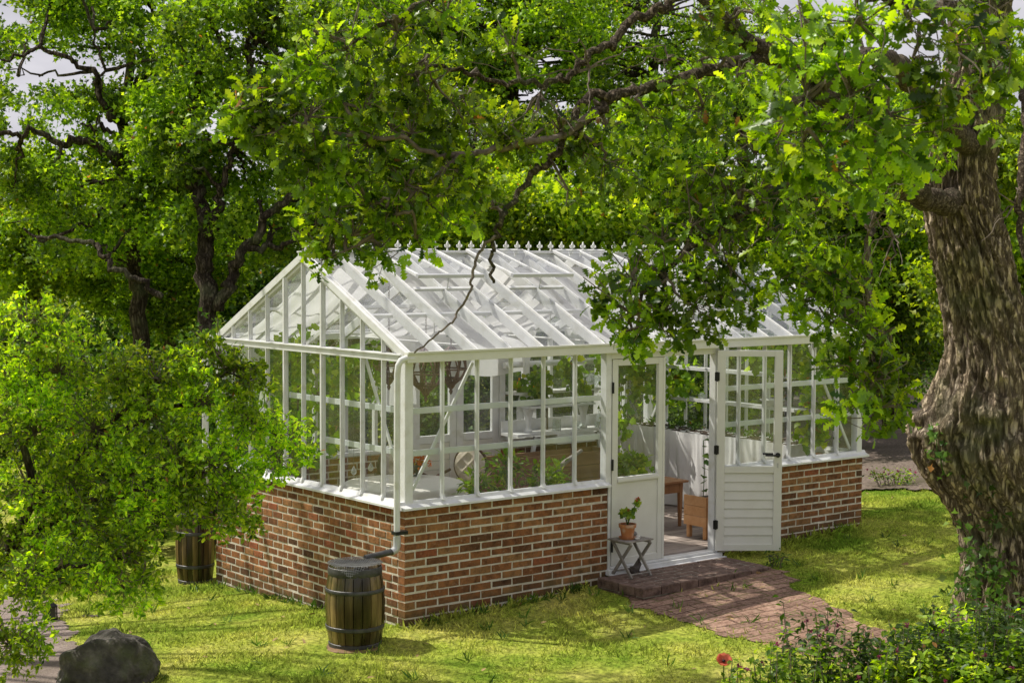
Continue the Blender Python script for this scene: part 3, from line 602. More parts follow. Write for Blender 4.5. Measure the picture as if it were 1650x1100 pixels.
# ridge and finials
part(MB().box((-.05, YR-.03, ZR-.07), (LX+.05, YR+.03, ZR)).box((-.055, YR-.045, ZR+.001), (LX+.055, YR+.045, ZR+.018)), 'ridge_beam')
def fleur(x):
    m = MB(); y = YR; z = ZR+.018; d = .006
    def poly(pts):
        n = len(pts); m.add([(x+a*FS, y-d, z+b*FS) for a, b in pts]+[(x+a*FS, y+d, z+b*FS) for a, b in pts], [tuple(range(n)), tuple(range(2*n-1, n-1, -1))]+[(i, (i+1) % n, (i+1) % n+n, i+n) for i in range(n)])
    poly([(-.026, 0), (.026, 0), (.012, .012), (.007, .035), (-.007, .035), (-.012, .012)])
    poly([(-.006, .035), (.006, .035), (.009, .06), (.019, .085), (.008, .11), (0, .13), (-.008, .11), (-.019, .085), (-.009, .06)])
    for s_ in (-1, 1):
        poly([(s_*.006, .052), (s_*.022, .048), (s_*.038, .056), (s_*.042, .072), (s_*.034, .086), (s_*.03, .07), (s_*.02, .063), (s_*.007, .064)][::s_])
    return m
FS = .88
nf = 41
for k in range(nf):
    fleur(.02+k*(LX-.04)/(nf-1)).build('finial', M['white'], gh)
part(MB().box((-.02, YR-.004, ZR+.02), (LX+.02, YR+.004, ZR+.03)), 'finial_strip', bevel=0)
# diagonal braces
for a, b in (((.8, .07, 2.36), (.08, .07, 1.16)), ((LX-.8, .07, 2.36), (LX-.08, .07, 1.16)), ((.07, .76, 2.38), (.07, .1, 1.16)), ((.05, 1.80, 2.47), (.05, .95, 2.88)),
             ((LX-.07, WY-.8, 2.38), (LX-.07, WY-.1, 1.16))):
    part(MB().bar(a, b, .018, .03), 'brace', bevel=0)
# front doors
def door_hw(mb_parent, pts, name, mat='black'): pass
dl = MB(); x0, x1 = 2.475, 3.165; y0, y1 = -.03, .012
dl.box((x0, y0, .262), (x0+.075, y1, 2.33)).box((x1-.06, y0, .262), (x1, y1, 2.33)).box((x0+.075, y0, 2.265), (x1-.06, y1, 2.33)).box((x0+.075, y0, .262), (x1-.06, y1, .33)).box((x0+.075, y0-.004, 1.09), (x1-.06, y1, 1.145))
fd = part(dl, 'closed_door', 'cream')
MB().box((x0+.075, y0+.012, .33), (x1-.06, y1-.005, 1.09)).build('door_panel', M['cream'], fd)
MB().box((x0+.07, y0-.014, 1.098), (x1-.055, y0-.0045, 1.128)).build('door_moulding', M['cream'], fd, bevel=.004)
MB().add([(x0+.075, 0, 1.145), (x1-.06, 0, 1.145), (x1-.06, 0, 2.265), (x0+.075, 0, 2.265)], [(0, 1, 2, 3)]).build('door_glass', M['glass'], fd)
for z in (.46, 1.28, 2.05): MB().tube([(x0-.006, -.042, z-.055), (x0-.006, -.042, z+.055)], .012, 8).build('hinge', M['black'], fd, smooth='auto')
part(MB().box((2.456, -.035, 2.335), (3.914, .05, ZE-.001)), 'door_head', 'cream')
part(MB().box((3.168, -.03, .262), (3.20, .02, 2.33)), 'door_stop', 'cream')
part(MB().box((2.40, -.09, .18), (4.0, .06, .235)).box((2.45, -.05, .236), (3.93, .055, .26)).box((2.38, -.125, .172), (4.03, -.092, .20)), 'threshold', bevel=.006)
# the open leaf, built along +u then swung outwards
HX, HY = 3.93, -.045; ang = math.radians(-36.5); du = Vector((math.cos(ang), math.sin(ang), 0)); dn = Vector((math.sin(ang), -math.cos(ang), 0))
def dw(u, n_, z): return Vector((HX, HY, 0))+du*u+dn*n_+Vector((0, 0, z))
def dbox(m, u0, u1, n0, n1, z0, z1, tint=.5):
    return m.add([dw(u0,n0,z0),dw(u1,n0,z0),dw(u1,n1,z0),dw(u0,n1,z0),dw(u0,n0,z1),dw(u1,n0,z1),dw(u1,n1,z1),dw(u0,n1,z1)],
                 [(0,3,2,1),(4,5,6,7),(0,1,5,4),(1,2,6,5),(2,3,7,6),(3,0,4,7)][::1], tint)
W_ = .69; zb, zt = .262, 2.375
m = MB(); dbox(m, 0, .085, 0, .042, zb, zt); dbox(m, W_-.085, W_, 0, .042, zb, zt); dbox(m, .085, W_-.085, 0, .042, zt-.065, zt); dbox(m, .085, W_-.085, 0, .042, zb, zb+.07); dbox(m, .085, W_-.085, 0, .042, 1.085, 1.155)
od = part(m, 'open_door', 'cream'); od['label'] = 'open glazed door leaf swung outwards over the step'
m = MB(); nk = 8; hgt = (1.085-zb-.07)/nk
for k in range(nk):
    z = zb+.07+k*hgt
    m.add([dw(.085,.034,z),dw(W_-.085,.034,z),dw(W_-.085,.022,z+hgt*.96),dw(.085,.022,z+hgt*.96),dw(W_-.085,.014,z+hgt),dw(.085,.014,z+hgt),dw(.085,.008,z),dw(W_-.085,.008,z),dw(.085,.014,z),dw(W_-.085,.014,z)],
          [(0,1,2,3),(3,2,4,5),(8,9,1,0),(6,5,4,7)], .5)
m.build('plank_panel', M['cream'], od)
MB().add([dw(.085,.02,1.155), dw(W_-.085,.02,1.155), dw(W_-.085,.02,zt-.065), dw(.085,.02,zt-.065)], [(0,1,2,3)]).build('door_glass', M['glass'], od)
for z in (.54, 1.33, 2.1):
    m = MB(); dbox(m, -.03, .02, .043, .05, z-.045, z+.045); m.tube([dw(-.006,.052,z-.05), dw(-.006,.052,z+.05)], .011, 8); m.build('hinge', M['black'], od)
m = MB()
for nn_ in (.042, 0):
    s_ = 1 if nn_ else -1
    m.tube([dw(W_-.045, nn_, 1.275), dw(W_-.045, nn_+s_*.012, 1.275)], .026, 14).tube([dw(W_-.045, nn_+s_*.005, 1.275), dw(W_-.045, nn_+s_*.05, 1.275)], .010, 8)
    m.tube([dw(W_-.035, nn_+s_*.05, 1.275), dw(W_-.185, nn_+s_*.05, 1.278)], .010, 8)
m.build('handle', M['black'], od, smooth='auto')
m = MB(); dbox(m, W_-.053, W_-.037, .0425, .046, 1.14, 1.19); m.build('keyhole_plate', M['greyalu'], od)
# downpipes
def arc(pts): return pts
def pipe(name, pts, r, end_mat='white'):
    o = MB().tube(pts, r, 12).build(name, M[end_mat], gh, smooth='auto'); return o
dp = pipe('downpipe', [(.03, -.075, 2.44), (-.06, -.075, 2.44), (-.105, -.072, 2.425), (-.125, -.06, 2.38), (-.125, -.045, 2.3), (-.125, -.04, 1.5), (-.125, -.04, .82)], .029)
MB().tube([(-.125, -.04, .84), (-.125, -.04, .76), (-.14, -.04, .725), (-.18, -.038, .71)], .035, 12).build('pipe_elbow', M['greyalu'], dp, smooth='auto')
MB().tube([(-.17, -.038, .712), (-.46, -.03, .685)], .029, 12).build('pipe_spout', M['hoop'], dp, smooth='auto')
MB().box((-.16, -.08, .86), (-.03, 0, .89)).build('pipe_bracket', M['black'], dp)
dp2 = pipe('downpipe', [(.03, WY+.07, 2.44), (-.06, WY+.07, 2.44), (-.105, WY+.07, 2.425), (-.125, WY+.07, 2.38), (-.125, WY+.07, 2.3), (-.125, WY+.07, .7)], .035)
# plank floor
m = MB(); rr = random.Random(5); y = .1
while y < WY-.12:
    x = .1-rr.uniform(0, 1.2)
    while x < LX-.1:
        ln = rr.uniform(1.2, 2.2); a, b = max(x, .1), min(x+ln, LX-.1)
        if b-a > .05: m.box((a, y, FZ-.05), (b-.004, min(y+.135, WY-.1), FZ-rr.uniform(0, .004)), rr.random())
        x += ln
    y += .14
part(m, 'plank_floor', 'floor', bevel=0)
part(MB().box((.09, .09, FZ-.09), (LX-.09, WY-.09, FZ-.052)), 'floor_base', 'crate', bevel=0)
# shelves fixed along right gable and back wall
for z in (1.54, 1.93):
    m = MB().box((LX-.26, .75, z), (LX-.05, 3.2, z+.022)).box((LX-.262, .75, z-.014), (LX-.245, 3.2, z+.03))
    part(m, 'wall_shelf')
part(MB().tube([(3.77, 3.36, 2.02), (5.75, 3.36, 2.02)], .038, 10), 'wall_shelf', bevel=0)
part(MB().box((3.85, 3.22, 1.66), (5.6, 3.45, 1.69)), 'wall_shelf')

# ---------------------------------------------------------------- draped cloths
def drape(name, x0, x1, side, label, group, y_top=.05, tail=.35, sag=.22, seed=0, gather=10, t_end=1.0):
    rr = random.Random(seed); nx, ns = 46, 40; vs = []; ph = rr.uniform(0, 6)
    L1 = YR-.12
    for j in range(ns+1):
        s = j/ns
        for i in range(nx+1):
            u = i/nx; q = 1-.22*math.sin(PI*min(1, s*1.2))  # gathers inwards
            x = (x0+x1)/2+(u-.5)*(x1-x0)*q
            f = .018*math.sin(u*gather*2*PI*.5+ph+1.5*s)+.012*math.sin(u*gather*4.3+ph*2-2*s)+.03*mn.noise(Vector((x*3, s*2, seed)))
            if s < .8:
                t = s/.8; yy = YR-.06-(L1)*t; zz = ZR-.14-(ZR-.14-2.46)*t-sag*math.sin(PI*t)*(.75+.35*math.sin(PI*u))
                yy += 0; zz += f*1.4*(.3+t)
            else:
                t = (s-.8)/.2; yy = YR-.06-L1-.01+f*1.5*t+.0*t; zz = 2.46-tail*t+.02*math.sin(u*7+ph)*t
                zz += f*1.4*(1-t)
            yy = max(yy, .085)
            vs.append((x, yy if side == 0 else WY-yy, min(zz, roofz(yy)-.12)))
    fs = [(j*(nx+1)+i, j*(nx+1)+i+1, (j+1)*(nx+1)+i+1, (j+1)*(nx+1)+i) for j in range(ns) for i in range(nx)]
    c = Vector(((x0+x1)/2, YR, ZR-.14)); m = MB().add(vs, fs)
    return tag(m.build(name, M['cloth'], None, smooth=True, loc=c), label, 'cloth', group)
DG = 'muslin cloths draped under the greenhouse roof'
drape('draped_cloth', .12, 1.15, 1, 'broad white muslin drape swagged from the ridge behind the left gable glass', DG, tail=.28, sag=.10, seed=1, gather=7)
drape('draped_cloth', 1.75, 2.95, 1, 'white muslin drape on the far roof slope above the closed back door', DG, tail=.12, sag=.16, seed=2)
drape('draped_cloth', 3.1, 4.2, 1, 'white muslin drape on the far roof slope behind the second roof vent', DG, tail=.55, sag=.16, seed=3)
drape('draped_cloth', .95, 1.7, 0, 'white muslin drape on the near roof slope above the hanging iron lanterns', DG, tail=.02, sag=.20, seed=5, gather=6)
drape('draped_cloth', 2.55, 3.6, 0, 'white muslin drape on the near roof slope above the closed front door', DG, tail=.03, sag=.16, seed=6)
# curtains hanging beside the back door and in the back corners
def curtain(x0, x1, y, zt_, zb_, label, seed, pinch=.0, along='x', cat='curtain'):
    nx, nz = max(40, int((x1-x0)*90)), 20; vs = []
    for j in range(nz+1):
        v = j/nz; q = 1-pinch*math.sin(PI*min(1, v*1.15))
        for i in range(nx+1):
            u = i/nx; a = (x0+x1)/2+(u-.5)*(x1-x0)*q; wv = a+.06*mn.noise(Vector((a*4, v*2, seed))); f = (.014+.012*mn.noise(Vector((a*2.5, 0, seed))))*math.sin(wv*27+seed+1.2*math.sin(wv*5))*(.5+.7*v)+.004*math.sin(wv*61+seed*2+v*2)+.03*mn.noise(Vector((a*4, v*1.5, seed)))
            z = zt_+(zb_-zt_)*v+.01*math.sin(u*9)
            vs.append((a, y+f, z) if along == 'x' else (y+f, a, z))
    fs = [(j*(nx+1)+i, j*(nx+1)+i+1, (j+1)*(nx+1)+i+1, (j+1)*(nx+1)+i) for j in range(nz) for i in range(nx)]
    c = ((x0+x1)/2, y, zb_) if along == 'x' else (y, (x0+x1)/2, zb_)
    return tag(MB().add(vs, fs).build('curtain', M['cloth'], None, smooth=True, loc=c), label, cat)
curtain(2.0, 2.46, 3.36, 2.42, 1.62, 'white curtain hanging behind the iron lanterns, left of the back door', 1, .1)
curtain(3.92, 4.22, 3.30, 2.42, 1.35, 'white curtain pinched to a narrow waist beside the amber bottles', 2, .55)
curtain(4.75, 5.1, 3.40, 2.42, 1.72, 'white curtain hanging behind the grape leaves on the back wall', 3, .05)
curtain(5.25, 5.75, 3.42, 2.3, 1.25, 'white curtain near the back right corner behind the glass vase', 5, .1)
curtain(.35, .75, 3.30, 2.42, 1.6, 'white curtain in the back left corner behind the bush', 7, .3)

# ---------------------------------------------------------------- interior furniture
def blob_leaves(name, c, r, n, size, tpl, mat, parent, flat=.7, up=.8, shell=.2):
    P, d = clump(c, r, n, flat, shell); D = unit(d*.8+rnd(n)*.5); Nn = unit(d*.6+UP*up+rnd(n)*.45)
    return leaves(name, P, D, Nn, size*RNG.uniform(.6, 1.3, n), tpl, mat, parent)
# long planting bench with linen skirt along the right gable
bn = empty('planting_bench', (5.95, 1.8, FZ), 'long soil filled planting bench along the right gable wall', 'planting bench')
MB().box((5.64, .5, 1.02), (6.14, 3.3, 1.19)).build('soil_tray', M['white'], bn)
m = MB(); nx_ = 12; ny_ = 60
vs = [(5.66+.46*i/nx_, .52+2.76*j/ny_, 1.192+.025*mn.noise(Vector((i*.9, j*.5, 2)))) for j in range(ny_+1) for i in range(nx_+1)]
m.add(vs, [(j*(nx_+1)+i, j*(nx_+1)+i+1, (j+1)*(nx_+1)+i+1, (j+1)*(nx_+1)+i) for j in range(ny_) for i in range(nx_)]); m.build('soil', M['soil'], bn)
for x in (5.68, 6.1):
    for y in (.56, 3.24): MB().box((x-.025, y-.025, FZ), (x+.025, y+.025, 1.02)).build('leg', M['grey'], bn)
sk = curtain(.5, 3.3, 5.58, 1.21, .29, 'white linen cloth hung along the front of the planting bench', 11, 0, 'y', 'cloth'); sk.name = 'bench_cloth'
sk.data.materials[0] = M['linen']
sp = empty('seedling_row', (5.9, 1.9, 1.2), 'row of young vegetable plants growing along the cloth fronted bench', 'seedlings')
P = []; 
for k in range(26): c = (5.72+.38*random.random(), .6+2.6*random.random(), 1.21); P.append(clump(c, .07, 16, 1.0, .1)[0])
P = np.concatenate(P); P[:, 2] = np.abs(P[:, 2]-1.2)+1.21; leaves('foliage', P, unit(rnd(len(P))*.6+UP*.5), unit(rnd(len(P))*.5+UP), RNG.uniform(.03, .07, len(P)), SIMPLE, M['herb'], sp)
# grape vines
def vine(label, stem, blobs, seed=0, size=.085):
    c0 = Vector(stem[0]); v = empty('grape_vine', c0, label, 'vine', 'grape vines inside the greenhouse')
    pts = [Vector(q) for q in stem]; MB().tube(pts, [.014*(1-.5*i/len(pts)) for i in range(len(pts))], 6).build('stem', M['twig'], v)
    P, D = [], []
    for (c, r, n) in blobs:
        p, d = clump(c, r, int(n*1.9), 1.1, .1); p[:, 0] = np.clip(p[:, 0], .09, LX-.1); p[:, 1] = np.clip(p[:, 1], .09, WY-.07); k = (p[:, 2] < np.minimum(ZT+KR*np.minimum(p[:, 1], WY-p[:, 1])-.14, 3)) & (p[:, 2] > .4)
        P.append(p[k]); D.append(d[k])
    P = np.concatenate(P); D = np.concatenate(D); n = len(P)
    leaves('foliage', P, unit(D*.5+rnd(n)*.5-UP*.4), unit(rnd(n)*.7+UP*.5-np.array([.3, .6, 0])), size*RNG.uniform(.6, 1.25, n), VINE, M['vine'], v)
vine('grape vine filling the back left corner behind the gable glass', [(.5, 3.3, FZ), (.55, 3.25, 1.2), (.7, 3.2, 2.0), (1.3, 3.2, 2.4)],
     [((.6, 3.1, 2.1), (.4, .2, .35), 200), ((.7, 3.2, 1.6), (.4, .15, .35), 150), ((1.5, 3.2, 2.05), (.4, .15, .3), 150), ((.25, 2.6, 2.2), (.1, .35, .25), 80), ((.5, 2.7, 1.4), (.3, .3, .3), 70)])
vine('grape vine trained up behind the left gable bars', [(.3, 2.3, FZ), (.25, 2.3, 1.4), (.2, 2.2, 2.4)],
     [((.2, 2.1, 2.2), (.1, .25, .35), 60), ((.2, 2.5, 1.7), (.1, .3, .4), 70), ((.16, 1.15, 2.15), (.08, .16, .22), 22), ((.2, .9, 2.35), (.08, .2, .2), 18), ((.2, 1.6, 1.5), (.1, .15, .15), 16)])
vine('grape vine hanging over the back shelves beside the amber bottles', [(4.4, 3.3, 1.2), (4.4, 3.3, 1.8), (4.8, 3.2, 2.1)],
     [((4.15, 3.2, 1.78), (.28, .1, .22), 80), ((4.6, 3.1, 1.95), (.25, .1, .2), 70), ((4.8, 3.05, 1.72), (.1, .08, .12), 18)])
vine('lush grape vine in the back right corner beside the door opening', [(5.6, 3.3, 1.2), (5.5, 3.2, 1.9), (5.3, 3.1, 2.3)],
     [((5.25, 3.0, 2.1), (.35, .2, .3), 130), ((5.75, 3.0, 1.95), (.3, .25, .4), 170), ((6.05, 2.7, 1.75), (.15, .3, .3), 90), ((4.9, 2.7, 1.5), (.15, .15, .35), 45), ((4.75, 2.3, 1.35), (.15, .15, .3), 35)])
vine('grape vine climbing in the right front corner behind the side panes', [(6.1, .4, 1.2), (6.12, .4, 1.8), (6.1, .5, 2.35)],
     [((6.05, .4, 2.1), (.15, .3, .25), 80), ((6.0, .35, 1.75), (.2, .25, .25), 60), ((5.9, .3, 1.35), (.3, .14, .18), 65), ((5.6, .6, 2.15), (.35, .2, .2), 60), ((6.05, 1.3, 2.2), (.12, .3, .2), 50)])
# round table, cloth, flower bowl
TX, TY, TZ = 1.05, 1.55, 1.04
tb = empty('round_table', (TX, TY, FZ), 'round dining table under a cream lace cloth in the near corner', 'table')
MB().lathe((TX, TY, FZ), [(.001, .75), (.60, .75), (.60, .768), (.001, .768)], 40).build('tabletop', M['wood'], tb)
MB().lathe((TX, TY, FZ), [(.2, .0), (.22, .04), (.05, .08), (.045, .6), (.12, .748), (.001, .749)], 20).build('pedestal', M['wood'], tb, smooth=True)
m = MB(); n = 96; prof = [(.001, TZ+.004), (.3, TZ+.004), (.6, TZ+.003), (.615, TZ-.01)]+[(.62+.012*k, TZ-.03-.05*k) for k in range(7)]
vs = []
for (r, z) in prof:
    for j in range(n):
        a = 2*PI*j/n; k = max(0, (TZ-z)/.3); rr_ = r*(1+k*.05*math.sin(a*11)+k*.03*math.sin(a*17+1)); vs.append((TX+rr_*math.cos(a), TY+rr_*math.sin(a), z))
m.add(vs, [(i*n+j, i*n+(j+1) % n, (i+1)*n+(j+1) % n, (i+1)*n+j) for i in range(len(prof)-1) for j in range(n)])
tag(m.build('tablecloth', M['lace'], None, smooth=True, loc=(TX, TY, TZ)), 'cream lace tablecloth covering the round table', 'tablecloth')
fx, fy = 1.42, 1.85
fb = empty('flower_bowl', (fx, fy, TZ+.006), 'small footed bowl of red and yellow flowers on the lace tablecloth', 'flower bowl')
MB().lathe((fx, fy, TZ+.006), [(.04, 0), (.042, .006), (.01, .015), (.01, .05), (.03, .065), (.06, .10), (.065, .125), (.06, .125), (.03, .075), (.001, .07)], 20).build('bowl', M['hoop'], fb, smooth=True)
for nm, mt, n, dx in (('red_blooms', 'orange', 60, .02), ('yellow_blooms', 'yellow', 36, -.04)):
    blob_leaves(nm, (fx+dx, fy-dx*.6, TZ+.17), (.10, .10, .08), int(n*1.6), .05, SIMPLE, M[mt], fb, shell=.3)
# tufted armchairs
def armchair(x, y, rot, label):
    c = empty('tufted_chair', (x, y, FZ), label, 'chair', 'tufted oval back chairs'); q = Matrix.Translation((x, y, FZ)) @ Matrix.Rotation(rot, 4, 'Z')
    def T(p): return tuple(q @ Vector(p))
    def oval(rx, rz, y0, y1, dim=False, n=64, rings=22):
        vs = []; fs = []
        for k in range(rings+1):
            r = k/rings
            for j in range(n):
                a = 2*PI*j/n; X = rx*r*math.cos(a); Z = rz*r*math.sin(a)+.78; b = math.sqrt(max(0, 1-r*r))
                tf_ = .03*(1-abs(math.sin(X*20+Z*20)*math.sin(X*20-Z*20))**.5)*b if dim else 0
                vs.append(T((X, y0-(.05*b**.5)*(1 if dim else 0)+(.02-tf_)*(1 if dim else 0), Z)))
        m0 = len(vs); vs += [T((rx*math.cos(2*PI*j/n), y1, rz*math.sin(2*PI*j/n)+.78)) for j in range(n)]
        for k in range(rings):
            for j in range(n): fs.append((k*n+j, k*n+(j+1) % n, (k+1)*n+(j+1) % n, (k+1)*n+j))
        for j in range(n): fs.append((rings*n+j, rings*n+(j+1) % n, m0+(j+1) % n, m0+j))
        fs.append(tuple(m0+j for j in range(n))); return MB().add(vs, fs)
    oval(.205, .21, 0, .03).build('back_frame', M['walnut'], c); oval(.188, .192, -.016, .02, True).build('tufted_back', M['tuft'], c, smooth=True)
    m = MB(); n = 28
    for z, r in ((.40, .25), (.44, .28), (.48, .27), (.50, .2), (.505, .001)):
        pass
    m.lathe((0, 0, 0), [(.001, .38), (.25, .38), (.28, .42), (.27, .47), (.2, .495), (.001, .50)], 28); m.v = [T((a, b-.28, c_)) for a, b, c_ in m.v]; m.build('seat', M['tuft'], c, smooth=True)
    for sx in (-1, 1):
        for yy in (-.5, -.06): MB().tube([T((sx*.2, yy, .39)), T((sx*.21, yy, .2)), T((sx*.22, yy, 0))], [.026, .018, .014], 8).build('leg', M['walnut'], c)
        MB().tube([T((sx*.25, 0, .72)), T((sx*.29, -.2, .68)), T((sx*.29, -.38, .64)), T((sx*.24, -.4, .42))], .018, 8).build('armrest', M['walnut'], c)
armchair(2.35, 2.15, math.radians(-62), 'cream tufted oval back chair right of the flower bowl')
armchair(1.62, 2.6, math.radians(10), 'cream tufted oval back chair seen through the gable end glass')
# plank chest / raised bed
cb = empty('plank_planter', (4.0, 2.75, FZ), 'long brown plank planter box standing below the white workbench', 'planter box')
for k, z in enumerate((.50, .66, .82, .98)): MB().box((3.0, 2.62, z-.14 if z > .55 else FZ), (4.9, 2.65, z+.012), random.random()).build('board', M['crate'], cb)
for x in (3.0, 4.87): MB().box((x, 2.655, FZ), (x+.03, 3.0, .99)).build('end_board', M['crate'], cb)
MB().box((3.035, 2.655, .86), (4.865, 2.98, .90)).build('soil', M['soil'], cb)
MB().box((3.0, 2.985+.02, FZ), (4.9, 3.03, .99)).build('board', M['crate'], cb)
# white workbench with carved upper shelf
wb = empty('white_workbench', (4.5, 3.2, FZ), 'white painted workbench with splayed legs against the back wall', 'workbench')
MB().box((3.75, 3.06, 1.17), (5.35, 3.40, 1.205)).build('bench_top', M['white'], wb); MB().box((4.35, 3.04, 1.05), (4.95, 3.30, 1.168)).build('drawer', M['white'], wb)
MB().box((3.75, 3.385, 1.206), (5.35, 3.40, 1.34)).build('backboard', M['white'], wb)
for s_ in (-1, 1):
    MB().bar((4.55+s_*.5, 3.10, 1.16), (4.55+s_*.68, 3.10, FZ+.02), .05, .03, (0, 1, 0)).build('leg', M['white'], wb)
sh = empty('carved_shelf', (4.45, 3.2, 1.21), 'small white shelf on carved bracket legs standing on the workbench', 'shelf')
MB().box((3.95, 3.08, 1.50), (5.0, 3.32, 1.525)).build('shelf_board', M['white'], sh)
for x in (4.02, 4.9): MB().lathe((x, 3.2, 1.207), [(.05, 0), (.055, .02), (.03, .05), (.035, .14), (.05, .2), (.07, .27), (.075, .29), (.001, .291)], 12).build('leg', M['white'], sh, smooth='auto')
def ware(name, x, y, z, prof, label, mat='ware', cat='glassware', n=18):
    o = MB().lathe((x, y, z), prof, n).build(name, M[mat], None, smooth='auto', loc=(x, y, z)); return tag(o, label, cat)
jar = lambda r, h: [(.001, .002), (r, .002), (r*1.02, h*.5), (r, h), (r*.94, h), (r*.93, .01), (.001, .01)]
bowl = lambda r: [(.001, .002), (r*.5, .002), (r, r*.6), (r*.95, r*1.2), (r*.55, r*1.6), (r*.62, r*1.75)]
bott = lambda r, h: [(.001, .001), (r, .001), (r, h*.6), (r*.35, h*.78), (r*.33, h), (r*.001, h)]
ware('amber_bottle', 3.98, 3.33, 1.692, bott(.032, .17), 'amber bottle on the back shelf, left of the vine leaves', 'amber', 'bottle')
ware('amber_bottle', 4.22, 3.33, 1.692, bott(.028, .12), 'shorter amber bottle half hidden by the vine leaves', 'amber', 'bottle')
ware('glass_vase', 5.18, 3.33, 1.692, bowl(.10), 'round clear glass vase on the shelf under the back corner vine', cat='vase')
ware('glass_jar', 4.42, 3.14, 1.206, jar(.055, .14), 'clear straight glass jar on the workbench, nearest the vine planter', cat='jar')
ware('glass_bowl', 4.78, 3.14, 1.206, bowl(.055), 'greenish round glass bowl in the middle of the workbench', cat='bowl')
ware('glass_tumbler', 5.08, 3.12, 1.206, jar(.05, .07), 'short white glass tumbler at the right end of the workbench', cat='tumbler')
ware('glass_jar', 4.40, 3.2, 1.526, bowl(.055), 'round clear jar standing on the carved shelf', cat='jar')
ware('glass_bottle', 5.25, 3.3, 1.206, bott(.03, .19), 'slim clear bottle at the far right end of the workbench', cat='bottle')
ware('stone_dish', 4.12, 3.18, 1.526, [(.001, .001), (.07, .001), (.085, .02), (.03, .035), (.001, .03)], 'low stone dish at the left end of the carved shelf', 'pebble', 'dish')
ware('stone_dish', 4.72, 3.18, 1.526, [(.001, .001), (.06, .001), (.07, .03), (.03, .045), (.001, .04)], 'rounded shell dish at the right end of the carved shelf', 'palep', 'dish')
ware('glass_jug', 6.12, 2.0, 1.953, bowl(.05), 'round glass jug on the upper shelf of the right gable', cat='jug')
ware('glass_jug', 6.12, 2.35, 1.563, bowl(.045), 'clear glass jug on the lower gable shelf, behind the open door glass', cat='jug')
ware('white_basin', 6.1, 1.15, 1.563, [(.001, .002), (.06, .002), (.13, .07), (.15, .085), (.14, .085), (.05, .015), (.001, .012)], 'wide white enamel basin on the lower gable shelf', 'white', 'basin')
ware('clay_pot', 6.12, .8, 1.953, [(.001, .001), (.04, .001), (.055, .09), (.06, .09), (.001, .08)], 'dark clay pot at the near end of the upper gable shelf', 'hoop', 'pot')
# wooden side table with basil basket
st = empty('wooden_table', (4.3, 1.5, FZ), 'honey brown wooden table with tapered legs inside the doorway', 'table')
TB = .80
MB().box((3.95, 1.15, TB-.025), (4.72, 1.85, TB)).build('tabletop', M['wood'], st, bevel=.004); MB().box((4.0, 1.2, TB-.14), (4.67, 1.8, TB-.026)).build('apron', M['wood'], st)
for x in (4.02, 4.65):
    for y in (1.22, 1.78): MB().bar((x, y, TB-.03), (x, y, FZ), .05, .05, (0, 1, 0), w2=.028, h2=.028).build('leg', M['wood'], st)
bb = empty('basil_basket', (4.22, 1.62, TB+.001), 'bushy green basil plant in a shallow wicker basket on the wooden table', 'basil plant')
MB().lathe((4.22, 1.62, TB+.001), [(.001, .0), (.12, .0), (.16, .07), (.165, .075), (.15, .075), (.001, .06)], 24).build('basket', M['tuft'], bb)
blob_leaves('foliage', (4.22, 1.60, TB+.15), (.22, .22, .13), 520, .075, BASIL, M['vine'], bb, 1., 1.2, .3)
pb = empty('pine_planter', (4.45, .55, FZ), 'orange pine planter box on legs just inside the open door', 'planter box')
X0, X1, Y0, Y1 = 4.22, 4.62, .38, .72
for k in range(3): MB().box((X0, Y0, FZ+.14+k*.11), (X1, Y0+.02, FZ+.246+k*.11), random.random()).box((X0, Y0+.021, FZ+.14+k*.11), (X0+.02, Y1, FZ+.246+k*.11), random.random()).box((X1-.02, Y0+.021, FZ+.14+k*.11), (X1, Y1, FZ+.246+k*.11)).build('board', M['pine'], pb)
for x in (X0+.045, X1-.045):
    for y in (Y0+.045, Y1-.045): MB().box((x-.022, y-.022, FZ), (x+.022, y+.022, FZ+.3)).build('leg', M['pine'], pb)
MB().box((X0+.025, Y0+.025, FZ+.38), (X1-.025, Y1, FZ+.42)).build('soil', M['soil'], pb)
cp = empty('climbing_plant', (4.30, .5, FZ+.42), 'single leafy climbing stem rising from the orange pine planter', 'plant')
MB().tube([(4.30, .5, FZ+.42), (4.31, .5, 1.0), (4.29, .5, 1.35)], .005, 5).build('stem', M['herb'], cp)
Pz = np.array([(4.30, .5, z) for z in np.linspace(.8, 1.35, 8)]); leaves('foliage', Pz, unit(rnd(8)*np.array([1, 1, .3])), unit(rnd(8)*.3+UP), .09, VINE, M['herb'], cp)
# tomato plants behind the front glass
for k, (x, y, h, lb) in enumerate([(1.15, .42, 1.28, 'low tomato plant beside the lace tablecloth'), (1.55, .5, 1.42, 'tall thin tomato plant with a yellow flower behind the third front pane'), (1.95, .45, 1.28, 'bushy tomato plant behind the fourth front pane'), (2.2, .5, 1.22, 'small tomato plant nearest the front door post')]):
    tp = empty('tomato_plant', (x, y, FZ+.5), lb, 'tomato plant', 'tomato plants behind the front glass')
    MB().tube([(x, y, FZ+.5), (x+.02, y, (FZ+h)/2+.2), (x, y+.02, h)], .007, 5).build('stem', M['herb'], tp)
    P, d = clump((x, y, h-.16), (.24, .16, .22), 200, .9, .1); P[:, 1] = np.maximum(P[:, 1], .1); leaves('foliage', P, unit(d*.7+rnd(len(P))*.4-UP*.1), unit(rnd(len(P))*.4+UP), RNG.uniform(.05, .1, len(P)), BUSHL_, M['vine'], tp)
wbx = empty('window_trough', (1.6, .4, FZ), 'white plant trough behind the front panes', 'plant trough')
MB().box((.95, .25, FZ), (2.36, .62, FZ+.5)).build('trough', M['crate'], wbx)
